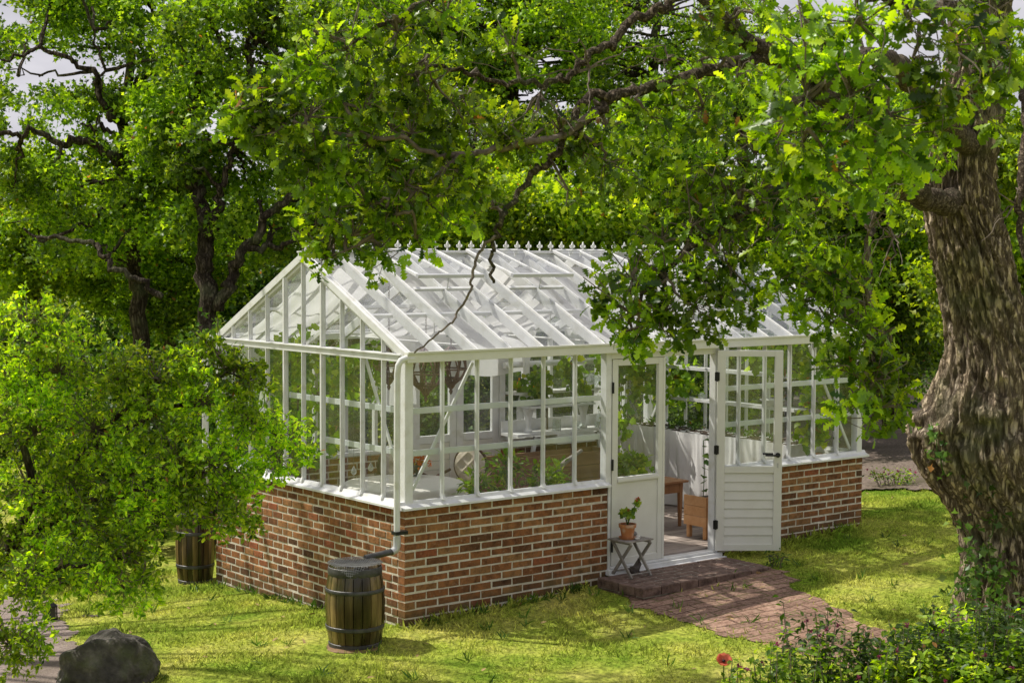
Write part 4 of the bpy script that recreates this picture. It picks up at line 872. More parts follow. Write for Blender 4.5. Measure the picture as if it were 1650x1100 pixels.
# driftwood pole
tag(MB().tube([(3.2, 1.9, .55), (3.32, 1.9, .9), (3.5, 1.9, 1.02), (3.75, 1.9, 1.14)], [.05, .045, .03, .02], 8).build('driftwood', M['grey'], None, smooth=True, loc=(3.2, 1.9, .55)), 'pale curved driftwood branch rising among the tomato plants', 'driftwood')
# wreath
wr = MB(); cx_, cz_ = 1.11, 1.98
for k in range(70):
    a = random.uniform(0, 2*PI); r = .14+random.uniform(-.035, .035); a2 = a+random.uniform(.4, .9); r2 = .14+random.uniform(-.04, .04)
    wr.tube([(cx_+r*math.cos(a), 3.4+random.uniform(-.03, .03), cz_+1.25*r*math.sin(a)), (cx_+r2*math.cos((a+a2)/2)*1.1, 3.4+random.uniform(-.04, .03), cz_+1.25*r2*math.sin((a+a2)/2)*1.1), (cx_+r2*math.cos(a2), 3.4, cz_+1.25*r2*math.sin(a2))], .006, 4)
tag(wr.build('twig_wreath', M['twig'], None, loc=(cx_, 3.4, cz_)), 'oval brown twig wreath hanging on the back wall glass', 'wreath')
# hanging iron cage lanterns
def cage(x, y, z, r, label):
    c = empty('hanging_lantern', (x, y, z), label, 'hanging lantern', 'wrought iron cage lanterns'); m = MB()
    prof = [(.02, 0), (.05, .03), (r*.7, r*.5), (r, r*1.1), (r*.95, r*1.6), (r*.6, r*2.1), (.02, r*2.5)]
    for k in range(9):
        a = 2*PI*k/9
        for tw in (-.35, .35):
            m.tube([(x+q*math.cos(a+tw*(i/3)), y+q*math.sin(a+tw*(i/3)), z+h) for i, (q, h) in enumerate(prof)], .0085, 5)
    for (q, h) in (prof[2], prof[3], prof[5]): m.tube([(x+q*math.cos(t), y+q*math.sin(t), z+h) for t in np.linspace(0, 2*PI, 25)], .009, 5)
    m.lathe((x, y, z), [(.001, -.09), (.014, -.07), (.02, -.05), (.012, -.035), (.035, -.01), (.05, .02), (.055, .05), (.001, .055)], 12)
    m.build('cage', M['rust'], c); top = z+r*2.5; ch = MB(); zc = top; k = 0
    while zc < roofz(y)-.16:
        ax = (1, 0) if k % 2 else (0, 1); ch.tube([(x+ax[0]*.009*math.cos(t), y+ax[1]*.009*math.cos(t), zc+.016+.018*math.sin(t)) for t in np.linspace(0, 2*PI, 9)], .0025, 4, False); zc += .03; k += 1
    ch.build('chain', M['rust'], c)
cage(.93, 1.0, 2.0, .18, 'onion shaped iron lantern hanging nearest the corner above the table')
cage(1.42, 1.25, 2.03, .16, 'round iron lantern hanging to the right of the onion shaped one')
cage(1.0, 1.75, 2.06, .16, 'round iron lantern hanging behind the corner post')
# glass drops
for k, (y, z, lb) in enumerate([(1.25, 1.25, 'small clear glass drop hanging lowest behind the gable glass'), (.75, 1.22, 'small clear glass drop hanging beside the downpipe'), (.95, 1.32, 'small clear glass drop hanging in front of the tufted chair')]):
    d_ = empty('glass_drop', (.25, y, z), lb, 'glass drop', 'glass drops on strings'); MB().lathe((.25, y, z), [(.001, -.03), (.02, -.02), (.03, .0), (.022, .025), (.008, .05), (.001, .06)], 12).build('drop', M['ware'], d_, smooth=True)
    MB().tube([(.25, y, z+.06), (.25, y, 2.45)], .0015, 4).build('string', M['net'], d_)

# ---------------------------------------------------------------- outside the door
# brick step
bs = empty('brick_step', (3.1, -.45, .02), 'low dark brick doorstep in front of the double door', 'brick step'); rr = random.Random(9); m = MB()
sx0, sx1, sy0, sy1 = 2.19, 3.99, -.80, -.13
yrow = sy0
def rb(m, a, b, t):
    j = lambda: rr.uniform(-.003, .003); e = .008
    x0, y0, z0 = a; x1, y1, z1 = b; dz = j()
    m.add([(x0+j(), y0+j(), z0), (x1+j(), y0+j(), z0), (x1+j(), y1+j(), z0), (x0+j(), y1+j(), z0), (x0, y0, z1-e+dz), (x1, y0, z1-e+dz), (x1, y1, z1-e+dz), (x0, y1, z1-e+dz),
           (x0+e, y0+e, z1+dz), (x1-e, y0+e, z1+dz), (x1-e, y1-e, z1+dz), (x0+e, y1-e, z1+dz)],
          [(0,1,5,4),(1,2,6,5),(2,3,7,6),(3,0,4,7),(4,5,9,8),(5,6,10,9),(6,7,11,10),(7,4,8,11),(8,9,10,11)], t)
k = 0; x = sx0
while x < sx1-.02:
    w_ = .25 if x+.25 < sx1 else sx1-x; rb(m, (x, sy0, .115), (x+w_-.015, sy0+.112, .2), rr.uniform(0, .4)); x += .25
y = sy0+.12
while y < sy1-.02:
    x = sx0; x -= .0
    rb(m, (x, y, .115), (x+.115-.008, min(y+.24, sy1)-.015, .2), rr.uniform(0, .4)); 
    rb(m, (sx1-.115, y, .115), (sx1, min(y+.24, sy1)-.015, .2), rr.uniform(0, .4)); y += .24
yy = sy0+.12; r_ = 0
while yy < sy1-.02:
    x = sx0+.115-(.12 if r_ % 2 else 0); 
    while x < sx1-.12:
        a, b = max(x, sx0+.115), min(x+.25, sx1-.118)
        if b-a > .03: rb(m, (a, yy, .115), (b-.014, min(yy+.118, sy1)-.013, .199), rr.uniform(0, .45))
        x += .25
    yy += .118; r_ += 1
for z in (.03, -.055):
    x = sx0-.06
    while x < sx1-.03: a, b = max(x, sx0+.01), min(x+.25, sx1-.01); rb(m, (a, sy0+.012, z), (b-.016, sy0+.11, z+.072), rr.uniform(0, .35)) if b-a > .04 else None; x += .25
    y = sy0+.115
    while y < sy1: rb(m, (sx0+.012, y, z), (sx0+.11, min(y+.24, sy1), z+.078), rr.uniform(0, .35)); rb(m, (sx1-.11, y, z), (sx1-.012, min(y+.24, sy1), z+.078), rr.uniform(0, .35)); y += .25
m.build('step_brick', M['paver'], bs)['kind'] = 'stuff'
MB().box((sx0+.018, sy0+.018, -.1), (sx1-.018, sy1-.005, .193)).build('mortar_bed', surf('step_mortar', [(.26, .235, .19), (.42, .38, .30)], 18, .95, .8, 90), bs)
for o in list(COL.objects):
    if o.name.startswith('step_brick') and 'kind' in o: del o['kind']
# folding stool
fs_ = empty('folding_stool', (2.54, -.24, .2), 'small weathered folding stool of grey wood on the brick step', 'stool'); g = M['grey']
ZT2 = .565
for k in range(5):
    y = -.38+k*.058; MB().box((2.36, y, ZT2-.014), (2.72, y+.05, ZT2), random.random()).build('seat_slat', g, fs_, bevel=.003)
for x in (2.41, 2.67):
    MB().bar((x, -.40, .2), (x, -.12, ZT2-.03), .03, .018, (1, 0, 0)).build('leg', g, fs_, bevel=.002); MB().bar((x+.02, -.10, .2), (x+.02, -.37, ZT2-.03), .03, .018, (1, 0, 0)).build('leg', g, fs_, bevel=.002)
    MB().box((x-.01, -.385, ZT2-.035), (x+.012, -.10, ZT2-.0145)).build('seat_rail', g, fs_)
for y, z in ((-.375, .235), (-.125, .235)): MB().tube([(2.41, y, z), (2.69, y, z)], .009, 8).build('crossbar', g, fs_)
pz = ZT2+.001; px_, py_ = 2.50, -.235
fp = empty('geranium_pot', (px_, py_, pz), 'terracotta pot with a red geranium on the folding stool', 'potted plant')
MB().lathe((px_, py_, pz), [(.001, 0), (.075, 0), (.088, .022), (.082, .022), (.07, .008), (.001, .008)], 28).build('saucer', M['terra'], fp, smooth='auto')
MB().lathe((px_, py_, pz), [(.001, .009), (.055, .009), (.076, .115), (.086, .115), (.089, .15), (.081, .15), (.078, .13), (.001, .128)], 28).build('pot', M['terra'], fp, smooth='auto')
MB().lathe((px_, py_, pz), [(.078, .131), (.001, .136)], 16).build('soil', M['soil'], fp)
m = MB(); tips = [(-.05, 0, .26), (0, .03, .27), (-.01, -.04, .24), (.04, .02, .25), (.075, -.02, .31), (.095, -.03, .36)]
for a, b, c in tips: m.tube([(px_, py_, pz+.13), (px_+a*.5, py_+b*.5, pz+c*.75), (px_+a, py_+b, pz+c)], .004, 5)
m.build('stem', M['herb'], fp); P = []
for a, b, c in tips: P.append(clump((px_+a, py_+b, pz+c-.01), .04 if c < .3 else .025, 13 if c < .3 else 8, .9, .2)[0])
P = np.concatenate(P); leaves('foliage', P, unit(rnd(len(P))*.7), unit(rnd(len(P))*.5+UP*.6-np.array([.2, .5, 0])), RNG.uniform(.04, .06, len(P)), VINE, M['vine'], fp)
blob_leaves('bloom', (px_+.10, py_-.03, pz+.39), (.028, .028, .024), 60, .018, SIMPLE, M['red'], fp)
def pebble(name, c, r, sc, mat, label, cat='stone', seed=1, sub=3, amp=.15, parent=None):
    bm = bmesh.new(); bmesh.ops.create_icosphere(bm, subdivisions=sub, radius=1)
    for v in bm.verts:
        k = 1+amp*mn.noise(v.co*1.3+Vector((seed, seed*2, 0)))+amp*.4*mn.noise(v.co*4+Vector((seed, 0, 0))); v.co = Vector((v.co.x*sc[0], v.co.y*sc[1], v.co.z*sc[2]))*r*k
    me = bpy.data.meshes.new(name); bm.to_mesh(me); bm.free(); me.polygons.foreach_set('use_smooth', [True]*len(me.polygons))
    return tag(link(name, me, mat, parent, c), label, cat)
pebble('pebble', (2.63, -.19, ZT2+.028), .032, (1.1, 1, .9), M['pebble'], 'grey rounded stone behind the pot on the folding stool', seed=2)
pebble('pebble', (2.59, -.29, ZT2+.018), .024, (1.2, 1, .8), M['palep'], 'pale oval stone in front of the pot on the folding stool', seed=4)
pebble('pebble', (2.545, -.33, ZT2+.012), .02, (1.5, 1, .6), M['palep'], 'flat whitish stone at the front edge of the folding stool', seed=6)
# hare figurine: one body grown from a skin skeleton
def skin_obj(name, verts, edges, radii, mat, parent=None, loc=None, sub=2):
    me = bpy.data.meshes.new(name); me.from_pydata(verts, edges, []); o = link(name, me, mat, parent, loc)
    sk_ = o.modifiers.new('skin', 'SKIN'); 
    for i, r in enumerate(radii): me.skin_vertices[0].data[i].radius = (r, r) if not isinstance(r, tuple) else r
    me.skin_vertices[0].data[0].use_root = True
    s_ = o.modifiers.new('sub', 'SUBSURF'); s_.levels = s_.render_levels = sub; return o
def ensure_skin(me):
    if not me.skin_vertices: pass
hv = [(0, 0, .035), (-.03, 0, .032), (.03, .0, .045), (.05, 0, .07), (.062, 0, .088), (.082, 0, .085), (.055, .01, .115), (.05, .012, .145), (.05, -.01, .115), (.042, -.014, .143), (.045, .012, .01), (.065, .014, .006), (-.03, .022, .012), (.0, .026, .006), (-.06, 0, .03), (.045, -.012, .01), (-.03, -.022, .012), (0, -.026, .006), (.065, -.014, .006)]
he = [(0, 1), (0, 2), (2, 3), (3, 4), (4, 5), (4, 6), (6, 7), (4, 8), (8, 9), (2, 10), (10, 11), (1, 12), (12, 13), (1, 14), (2, 15), (15, 18), (1, 16), (16, 17)]
hr = [.034, .036, .028, .018, .019, .010, .008, .004, .008, .004, .010, .007, .018, .009, .012, .010, .018, .009, .007]
def hare():
    me = bpy.data.meshes.new('hare_figurine'); me.from_pydata(hv, he, []); o = link('hare_figurine', me, M['bronze'], None, (2.62, -.10+.0, .205)); o.location.y = -.22
    o.modifiers.new('skin', 'SKIN')
    if not me.skin_vertices:
        bpy.context.view_layer.objects.active = o
        try:
            bm = bmesh.new(); bm.from_mesh(me); bm.verts.layers.skin.verify(); bm.to_mesh(me); bm.free()
        except Exception as e: print('skin', e)
    for i, r in enumerate(hr): me.skin_vertices[0].data[i].radius = (r, r)
    me.skin_vertices[0].data[0].use_root = True
    s_ = o.modifiers.new('sub', 'SUBSURF'); s_.levels = s_.render_levels = 2
    tag(o, 'small dark metal hare figurine crouching under the folding stool', 'figurine')
hare()

# barrels
def barrel(x, y, z, label, tilt=False, h=.72, r=.235):
    c = empty('wooden_barrel', (x, y, z), label, 'barrel', 'oak rainwater barrels'); ns = 20; m = MB(); nz = 12
    prof = lambda t: r*(1-.16*(2*t-1)**2)
    for k in range(ns):
        a0 = 2*PI*k/ns+.014; a1 = 2*PI*(k+1)/ns-.014; vs = []; jr = random.uniform(-.003, .003); jh = random.uniform(-.006, .006)
        for i in range(nz+1):
            t = i/nz; q = prof(t)+jr
            for a, rr_ in ((a0, q-.004), ((a0+a1)/2, q+.001), (a1, q-.004), (a1, q-.03), (a0, q-.03)): vs.append((x+rr_*math.cos(a), y+rr_*math.sin(a), z+h*t+jh*t))
        fs = [(i*5+j, i*5+(j+1) % 5, i*5+5+(j+1) % 5, i*5+5+j) for i in range(nz) for j in range(5)]+[tuple(range(nz*5, nz*5+5))]
        m.add(vs, fs, random.random())
    m.build('staves', M['stave'], c, smooth='auto')
    MB().lathe((x, y, z), [(prof(.9)-.035, h*.86), (.001, h*.86)], 24).build('water', M['black'], c)
    for t, w_ in ((.93, .07), (.70, .035), (.25, .035), (.03, .045)):
        MB().lathe((x, y, z+h*t), [(prof(t-.02)+.002, -w_/2), (prof(t)+.007, -w_/2+.004), (prof(t)+.008, 0), (prof(min(1, t+.02))+.006, w_/2-.004), (prof(min(1, t+.02)), w_/2)], 48).build('hoop', M['hoop'], c, smooth='auto')
    return c
def wirenet(x, y, z, r, label, ang):
    m = MB(); n = 26; rr_ = r*1.02
    def P(u, v):
        d = math.hypot(u, v); 
        fall = 0
        if d > rr_:
            fall = (d-rr_)*.95; k = (rr_+.013+.28*(d-rr_))/d; u, v = u*k, v*k
        return (x+u, y+v, z+.01-.018*math.cos(min(1, d/rr_)*PI/2)-fall+.006*mn.noise(Vector((u*9, v*9, 1))))
    def inside(u, v): return math.hypot(u, v) < rr_*1.03 or (abs(u*math.sin(ang)-v*math.cos(ang)) < r*.75-max(0, math.hypot(u, v)-r)*1.6 and u*math.cos(ang)+v*math.sin(ang) > 0 and math.hypot(u, v) < r*1.9)
    st_ = 2*r/22
    for k in range(-34, 35):
        for fl in (0, 1):
            run = []
            for i in range(-70, 71):
                a, b = k*st_, i*st_/2; u, v = ((a, b) if fl else (b, a)); u, v = (u-v)*.7071, (u+v)*.7071
                if inside(u, v): run.append(P(u, v))
                else:
                    if len(run) > 2: m.tube(run, .0022, 3, False)
                    run = []
            if len(run) > 2: m.tube(run, .0022, 3, False)
    tag(m.build('wire_netting', M['net'], None, loc=(x, y, z)), label, 'wire netting')
BXY = (-.63, -.13); bz = gz(*BXY)-.01
barrel(BXY[0], BXY[1], bz, 'dark oak rainwater barrel below the near corner downpipe', r=.262); wirenet(BXY[0], BXY[1], bz+.725, .225, 'grey wire netting laid over the near barrel', math.radians(-132))
tag(pebble('barrel_base', (BXY[0]-.02, BXY[1]-.03, bz-.0), .275, (1, 1, .06), M['crate'], 'flat brown wooden base under the near barrel', seed=9), None)
b2 = (-.10, 3.88); bz2 = gz(*b2)-.01
barrel(b2[0], b2[1], bz2, 'dry split oak barrel at the far left corner, half behind the bush', h=.80, r=.21); wirenet(b2[0], b2[1], bz2+.805, .18, 'grey wire netting laid over the far barrel', math.radians(-120))
# boulder and garden lantern
bo = pebble('boulder', tuple(at(166, 1082, 13.1)), .40, (1.02, .85, .78), M['stone'], 'large dark lichen covered boulder at the edge of the gravel', 'boulder', seed=12, sub=5, amp=.32)
lx, ly = -2.02, 3.22; lz = gz(lx, ly)+.012
gl = empty('garden_lantern', (lx, ly, lz), 'small black metal lantern standing on the gravel', 'lantern')
MB().box((lx-.05, ly-.05, lz), (lx+.05, ly+.05, lz+.015)).box((lx-.05, ly-.05, lz+.13), (lx+.05, ly+.05, lz+.14)).build('frame', M['black'], gl)
for a in (-1, 1):
    for b in (-1, 1): MB().box((lx+a*.045-.005, ly+b*.045-.005, lz+.0155), (lx+a*.045+.005, ly+b*.045+.005, lz+.1295)).build('corner_bar', M['black'], gl)
MB().box((lx-.038, ly-.038, lz+.016), (lx+.038, ly+.038, lz+.129)).build('dark_glass', M['hoop'], gl)
MB().add([(lx-.055, ly-.055, lz+.141), (lx+.055, ly-.055, lz+.141), (lx+.055, ly+.055, lz+.141), (lx-.055, ly+.055, lz+.141), (lx, ly, lz+.20)], [(3, 2, 1, 0), (0, 1, 4), (1, 2, 4), (2, 3, 4), (3, 0, 4)]).tube([(lx-.02, ly, lz+.19), (lx, ly, lz+.23), (lx+.02, ly, lz+.19)], .004, 5).build('lid', M['black'], gl)
# ---------------------------------------------------------------- VEGETATION
def wpath(pts): return [Vector(at(x, y, d)) for x, y, d in pts]
def resample(pts, step=.12, jit=.0, seed=0):
    out = []; k = 0
    for a, b in zip(pts[:-1], pts[1:]):
        n = max(1, int((b-a).length/step))
        for i in range(n):
            p = a.lerp(b, i/n); out.append(p+Vector((mn.noise(Vector((k*.35, seed, 0))), mn.noise(Vector((k*.35, seed, 7))), mn.noise(Vector((k*.35, seed, 13)))))*jit); k += 1
    out.append(pts[-1]); return out
def catmull(pts, sub=6):
    P = [pts[0]*2-pts[1]]+pts+[pts[-1]*2-pts[-2]]; out = []
    for i in range(1, len(P)-2):
        a, b, c, d = P[i-1], P[i], P[i+1], P[i+2]
        for k in range(sub):
            t = k/sub; out.append(.5*((2*b)+(c-a)*t+(2*a-5*b+4*c-d)*t*t+(3*b-a-3*c+d)*t**3))
    out.append(pts[-1]); return out
def limb(mb, pts, r0, r1, n=8, sub=5, kink=.04, seed=0):
    pts = catmull(pts, sub); ln = len(pts); q = []
    for i, p in enumerate(pts):
        k = kink*min(1, i/3)*min(1, (ln-1-i)/2+.3); q.append(p+Vector((mn.noise(Vector((i*.55, seed, 1))), mn.noise(Vector((i*.55, seed, 5))), mn.noise(Vector((i*.55, seed, 9)))))*k)
    rad = [(r0+(r1-r0)*(i/(ln-1))**.8)*(1+.07*mn.noise(Vector((i*.35, seed, 3)))) for i in range(ln)]
    mb.tube(q, rad, n); return q
def twigs_and_leaves(lobes, anchors, seed, twig_r=.005, per=14, leafs=9, size=.1, upb=.55, spread=.55, hub_r=.014, droop=.12, rough=.85, tipf=.65):
    """lobes: (centre, (rx,ry,rz), weight). Returns twig MB, leaf C,D,N arrays. Twigs fan out from a hub that hangs on the closest limb point."""
    rr = random.Random(seed); tw = MB(); C, D, Nn = [], [], []
    A = np.array([tuple(a) for a in anchors])
    for li, (c, r, wgt) in enumerate(lobes):
        c = np.array(c, float); r = np.array(r, float); a = A[np.argmin(((A-c)**2).sum(1))]
        hub = Vector(a*.35+c*.65); mid = (Vector(a)+hub)/2+Vector((rr.uniform(-.1, .1), rr.uniform(-.1, .1), rr.uniform(.0, .12)))
        limb(tw, [Vector(a), mid, hub], hub_r, hub_r*.6, 5, 4, .05, li+seed)
        for k in range(int(per*wgt)):
            d = unit(RNG.normal(size=3)); tip = c+d*r*(.3+rough*rr.random()**.6); tip[2] -= droop*np.linalg.norm((tip-c)[:2])
            h = np.array(hub); m1 = h+(tip-h)*.5+RNG.normal(size=3)*.07+UP*.05
            pts = catmull([Vector(h), Vector(m1), Vector(tip)], 3); tw.tube(pts, [twig_r*(1-.7*i/(len(pts)-1)) for i in range(len(pts))], 4, False)
            P = np.array([tuple(p) for p in pts]); n = leafs
            t = 1-RNG.random(n)**1.6*.75; t[:max(3, int(n*tipf))] = 1-RNG.random(max(3, int(n*tipf)))*.05
            x = t*(len(P)-1); i0 = np.minimum(x.astype(int), len(P)-2); f = (x-i0)[:, None]; pos = P[i0]*(1-f)+P[i0+1]*f
            td = unit(P[i0+1]-P[i0]); side = unit(np.cross(td, rnd(n)))
            C.append(pos+rnd(n)*.012); D.append(unit(td*.55+side*.9)); Nn.append(unit(rnd(n)*spread*1.3+UP*upb+d*.25))
    return tw, np.concatenate(C), np.concatenate(D), np.concatenate(Nn)

# ---- the old oak on the right
oak = empty('oak_tree', tuple(Vector(at(1600, 985, 14.4))), 'huge old oak with burled trunk at right, its leafy limbs hanging over the greenhouse', 'tree')
def trunk_mesh():
    ctr = [(1634, 1020, 14.4, 100), (1628, 960, 14.4, 84), (1626, 900, 14.3, 74), (1622, 855, 14.3, 74), (1612, 815, 14.25, 84), (1596, 775, 14.2, 98), (1586, 735, 14.15, 104), (1588, 695, 14.1, 100), (1596, 650, 14.05, 86),
           (1602, 600, 14.0, 74), (1594, 540, 13.95, 64), (1582, 470, 13.9, 63), (1566, 400, 13.8, 58), (1550, 340, 13.75, 54), (1544, 290, 13.7, 51), (1552, 230, 13.6, 46), (1568, 160, 13.6, 48), (1580, 80, 13.6, 42), (1590, -40, 13.6, 34), (1592, -140, 13.5, 22), (1590, -230, 13.4, 8)]
    P = catmull([Vector(at(x, y, d)) for x, y, d, r in ctr], 22); R = catmull([Vector((r*d/FPX, 0, 0)) for x, y, d, r in ctr], 22)
    n = 240; vs = []; fs = []; tint = []
    tocam = Vector(-Fv); sideR = Vector(Rv)
    for i, (p, r) in enumerate(zip(P, R)):
        r = r.x; z = p.z
        for j in range(n):
            a = 2*PI*j/n; d = sideR*math.cos(a)+Vector((0, 0, 1)).cross(sideR)*math.sin(a)
            tw_ = a+.25*z
            # deep lengthwise furrows, twisted, broken up by noise
            q = Vector((math.cos(tw_)*3.2, math.sin(tw_)*3.2, z*1.1)); rid = 1-abs(mn.noise(q*1.9)); rid = rid**3.5
            rid2 = 1-abs(mn.noise(Vector((math.cos(tw_)*9, math.sin(tw_)*9, z*5.5))))
            low = mn.noise(Vector((math.cos(a)*1.1, math.sin(a)*1.1, z*1.1)))
            bur = math.exp(-((z-(1.9))/.33)**2)*(.5+.5*math.cos(a-PI)) # burl toward the greenhouse side
            kn = mn.noise(Vector((math.cos(a)*2.4, math.sin(a)*2.4, z*4)))+.6*mn.noise(Vector((math.cos(a)*5, math.sin(a)*5, z*9)))
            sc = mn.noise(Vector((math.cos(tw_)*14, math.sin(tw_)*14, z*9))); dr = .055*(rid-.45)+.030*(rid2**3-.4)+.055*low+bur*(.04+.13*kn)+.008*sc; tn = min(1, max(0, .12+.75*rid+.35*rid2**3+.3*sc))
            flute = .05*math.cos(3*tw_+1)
            vs.append(p+d*(r*(1+flute)+dr)); tint.append(tn)
    for i in range(len(P)-1):
        for j in range(n): fs.append((i*n+j, i*n+(j+1) % n, (i+1)*n+(j+1) % n, (i+1)*n+j))
    m = MB(); m.add(vs, fs); m.t = tint; return m, P
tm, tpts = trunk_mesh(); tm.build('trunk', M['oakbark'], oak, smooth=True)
# a hollow scar running up the sunny side and some knots
OD = 13.0
limbs = [
 # (polyline px,py,dist ; r0 ; r1)
 ([(1560, 330, 13.7), (1500, 322, 13.2), (1440, 292, 12.6), (1400, 262, 12.0), (1350, 190, 11.4), (1290, 110, 11.0), (1235, 85, 10.8), (1190, 55, 10.7), (1120, -20, 10.6)], .11, .05),
 ([(1235, 90, 10.8), (1150, 112, 10.6), (1060, 138, 10.4), (1000, 152, 10.3), (960, 182, 10.2), (925, 215, 10.1)], .05, .022),
 ([(1000, 152, 10.3), (940, 160, 10.2), (900, 245, 10.1), (862, 275, 10.0), (846, 300, 10.0), (812, 345, 9.9), (798, 385, 9.9), (790, 425, 9.9), (795, 455, 9.9)], .032, .009),
 ([(800, 380, 9.9), (775, 400, 9.9), (762, 440, 9.85), (757, 470, 9.8), (740, 500, 9.8), (725, 522, 9.75), (700, 540, 9.7), (668, 568, 9.7)], .011, .005),
 ([(1110, -15, 10.6), (1060, 15, 10.5), (1010, 45, 10.4), (985, 75, 10.3), (945, 95, 10.2), (915, 125, 10.2), (885, 132, 10.1), (830, 140, 10.0), (760, 120, 9.9), (690, 110, 9.8)], .036, .012),
 ([(960, 180, 10.2), (890, 220, 10.0), (800, 240, 9.9), (735, 250, 9.8), (650, 230, 9.7), (560, 215, 9.6), (470, 200, 9.5), (390, 190, 9.5)], .028, .008),
 ([(740, 250, 9.8), (690, 290, 9.8), (640, 340, 9.7), (600, 380, 9.7), (540, 415, 9.7)], .016, .006),
 ([(1400, 262, 12.0), (1330, 275, 11.2), (1250, 300, 10.6), (1180, 350, 10.2), (1110, 400, 10.0), (1060, 450, 9.9), (1010, 510, 9.8)], .05, .009),
 ([(1400, 262, 12.0), (1405, 330, 11.0), (1400, 400, 10.4), (1405, 500, 10.0), (1410, 580, 9.8), (1400, 650, 9.7)], .035, .007),
 ([(1565, 240, 13.6), (1500, 170, 12), (1450, 110, 10), (1400, 90, 8.5), (1330, 120, 7.6), (1290, 180, 7.2)], .11, .012),
 ([(1570, 150, 13.6), (1590, 60, 11), (1560, 20, 9), (1480, 10, 7.8), (1400, 0, 7.3)], .09, .012),
 ([(1585, 100, 13.6), (1640, 120, 12), (1655, 170, 11.5), (1650, 260, 11.2), (1640, 350, 11.1), (1655, 430, 11)], .06, .018),
 ([(1120, -20, 10.6), (1000, -60, 10.3), (860, -70, 10), (740, -30, 9.8), (640, 30, 9.7), (560, 70, 9.6)], .05, .01),
]
anch = []
for k, (pl, r0, r1) in enumerate(limbs):
    m = MB(); q = limb(m, wpath(pl), r0, r1, 12 if r0 > .05 else 8, 7, .05 if r0 > .02 else .02, k*3.1); anch += q
    m.build('limb', M['limbbark'] if r0 > .03 else M['twig'], oak, smooth=True)
def L_(x, y, d, rx, ry, wgt=1.): s_ = d/FPX; return (at(x, y, d), (rx*s_, rx*s_*.9, ry*s_), wgt)
oaklobes = []
for (x, y, d, rx, ry, wg) in [
 (370,190,9.5,36,26,.8),(415,160,9.5,48,38,1.2),(440,215,9.5,48,40,1.1),(480,110,9.6,52,42,1.2),(500,180,9.6,60,50,1.4),(515,250,9.6,50,40,1.1),(560,90,9.6,60,50,1.3),(585,170,9.7,60,50,1.5),(590,240,9.7,55,45,1.4),
 (500,295,9.6,36,30,.7),(520,345,9.7,40,38,.9),(580,310,9.7,50,42,1.2),(565,370,9.7,46,36,1.0),(520,415,9.7,32,34,.7),(610,420,9.7,36,30,.7),(640,360,9.7,48,40,1.1),(650,290,9.7,52,42,1.3),(470,420,9.7,0,0,0),
 (640,60,9.7,60,45,1.2),(660,130,9.8,60,50,1.3),(665,210,9.8,55,45,1.3),(730,40,9.8,60,45,1.1),(745,180,9.9,55,40,1.1),(740,290,9.8,55,40,1.0),(700,340,9.8,48,36,.9),(690,400,9.8,26,24,.4),(770,330,9.9,40,36,.6),
 (800,215,10.0,50,34,.9),(845,240,10.0,45,36,.8),(900,210,10.1,45,34,.8),(940,260,10.2,50,30,.8),(820,60,10.0,50,30,.6),(980,220,10.3,50,34,.8),(1000,290,10.3,50,34,.8),(930,330,10.2,40,26,.35),(1010,180,10.4,40,26,.5),
 (1060,210,10.4,50,40,1.0),(1080,290,10.2,50,44,1.1),(1100,360,10.1,50,44,1.2),(1050,380,10.0,42,36,.8),(1090,150,10.4,45,32,.7),(1150,200,10.4,55,45,1.1),(1160,290,10.2,55,50,1.3),(1170,380,10.1,55,48,1.4),
 (1010,440,9.9,44,36,.9),(1075,450,9.9,52,44,1.3),(1140,455,9.9,52,42,1.2),(1200,450,9.9,48,42,1.2),(975,475,9.8,34,28,.7),(1020,510,9.8,44,34,1.0),(1085,520,9.8,46,34,1.1),(1030,555,9.8,28,20,.5),(1150,515,9.8,36,26,.7),(1000,545,9.8,20,16,.3),
 (1230,200,10,55,50,1.1),(1240,300,10,55,50,1.3),(1260,390,9.9,52,48,1.3),(1270,460,9.8,46,38,1.0),(1205,515,9.8,22,22,.35),(1315,420,9.8,48,46,1.0),(1340,500,9.8,44,40,.9),(1300,510,9.8,30,20,.4),
 (1330,300,9.8,50,50,1.1),(1400,330,9.9,45,45,.7),(1390,430,9.8,45,45,.7),(1400,540,9.7,52,42,1.2),(1350,590,9.7,36,32,.8),(1415,610,9.7,50,38,1.0),(1380,650,9.7,48,32,.9),(1430,660,9.7,36,24,.55),(1445,560,9.8,32,34,.35),(1410,685,9.7,24,14,.3),
 (1450,285,12.2,46,30,.9),(1500,250,12.6,40,34,.7),(1180,30,10.5,55,35,.7),(1250,20,10.2,50,35,.8),(1290,60,8.6,60,45,1.0),
]:
    if wg: oaklobes.append(L_(x, y, d, rx, ry, wg))
tw, C, D, Nn = twigs_and_leaves(oaklobes, anch, 21, per=14, leafs=9, size=.1)
tw.build('twigs', M['twig'], oak); n = len(C); print('oak leaves', n)
leaves('crown', C, D, Nn, RNG.uniform(.06, .115, n), OAK, M['oakleaf'], oak)
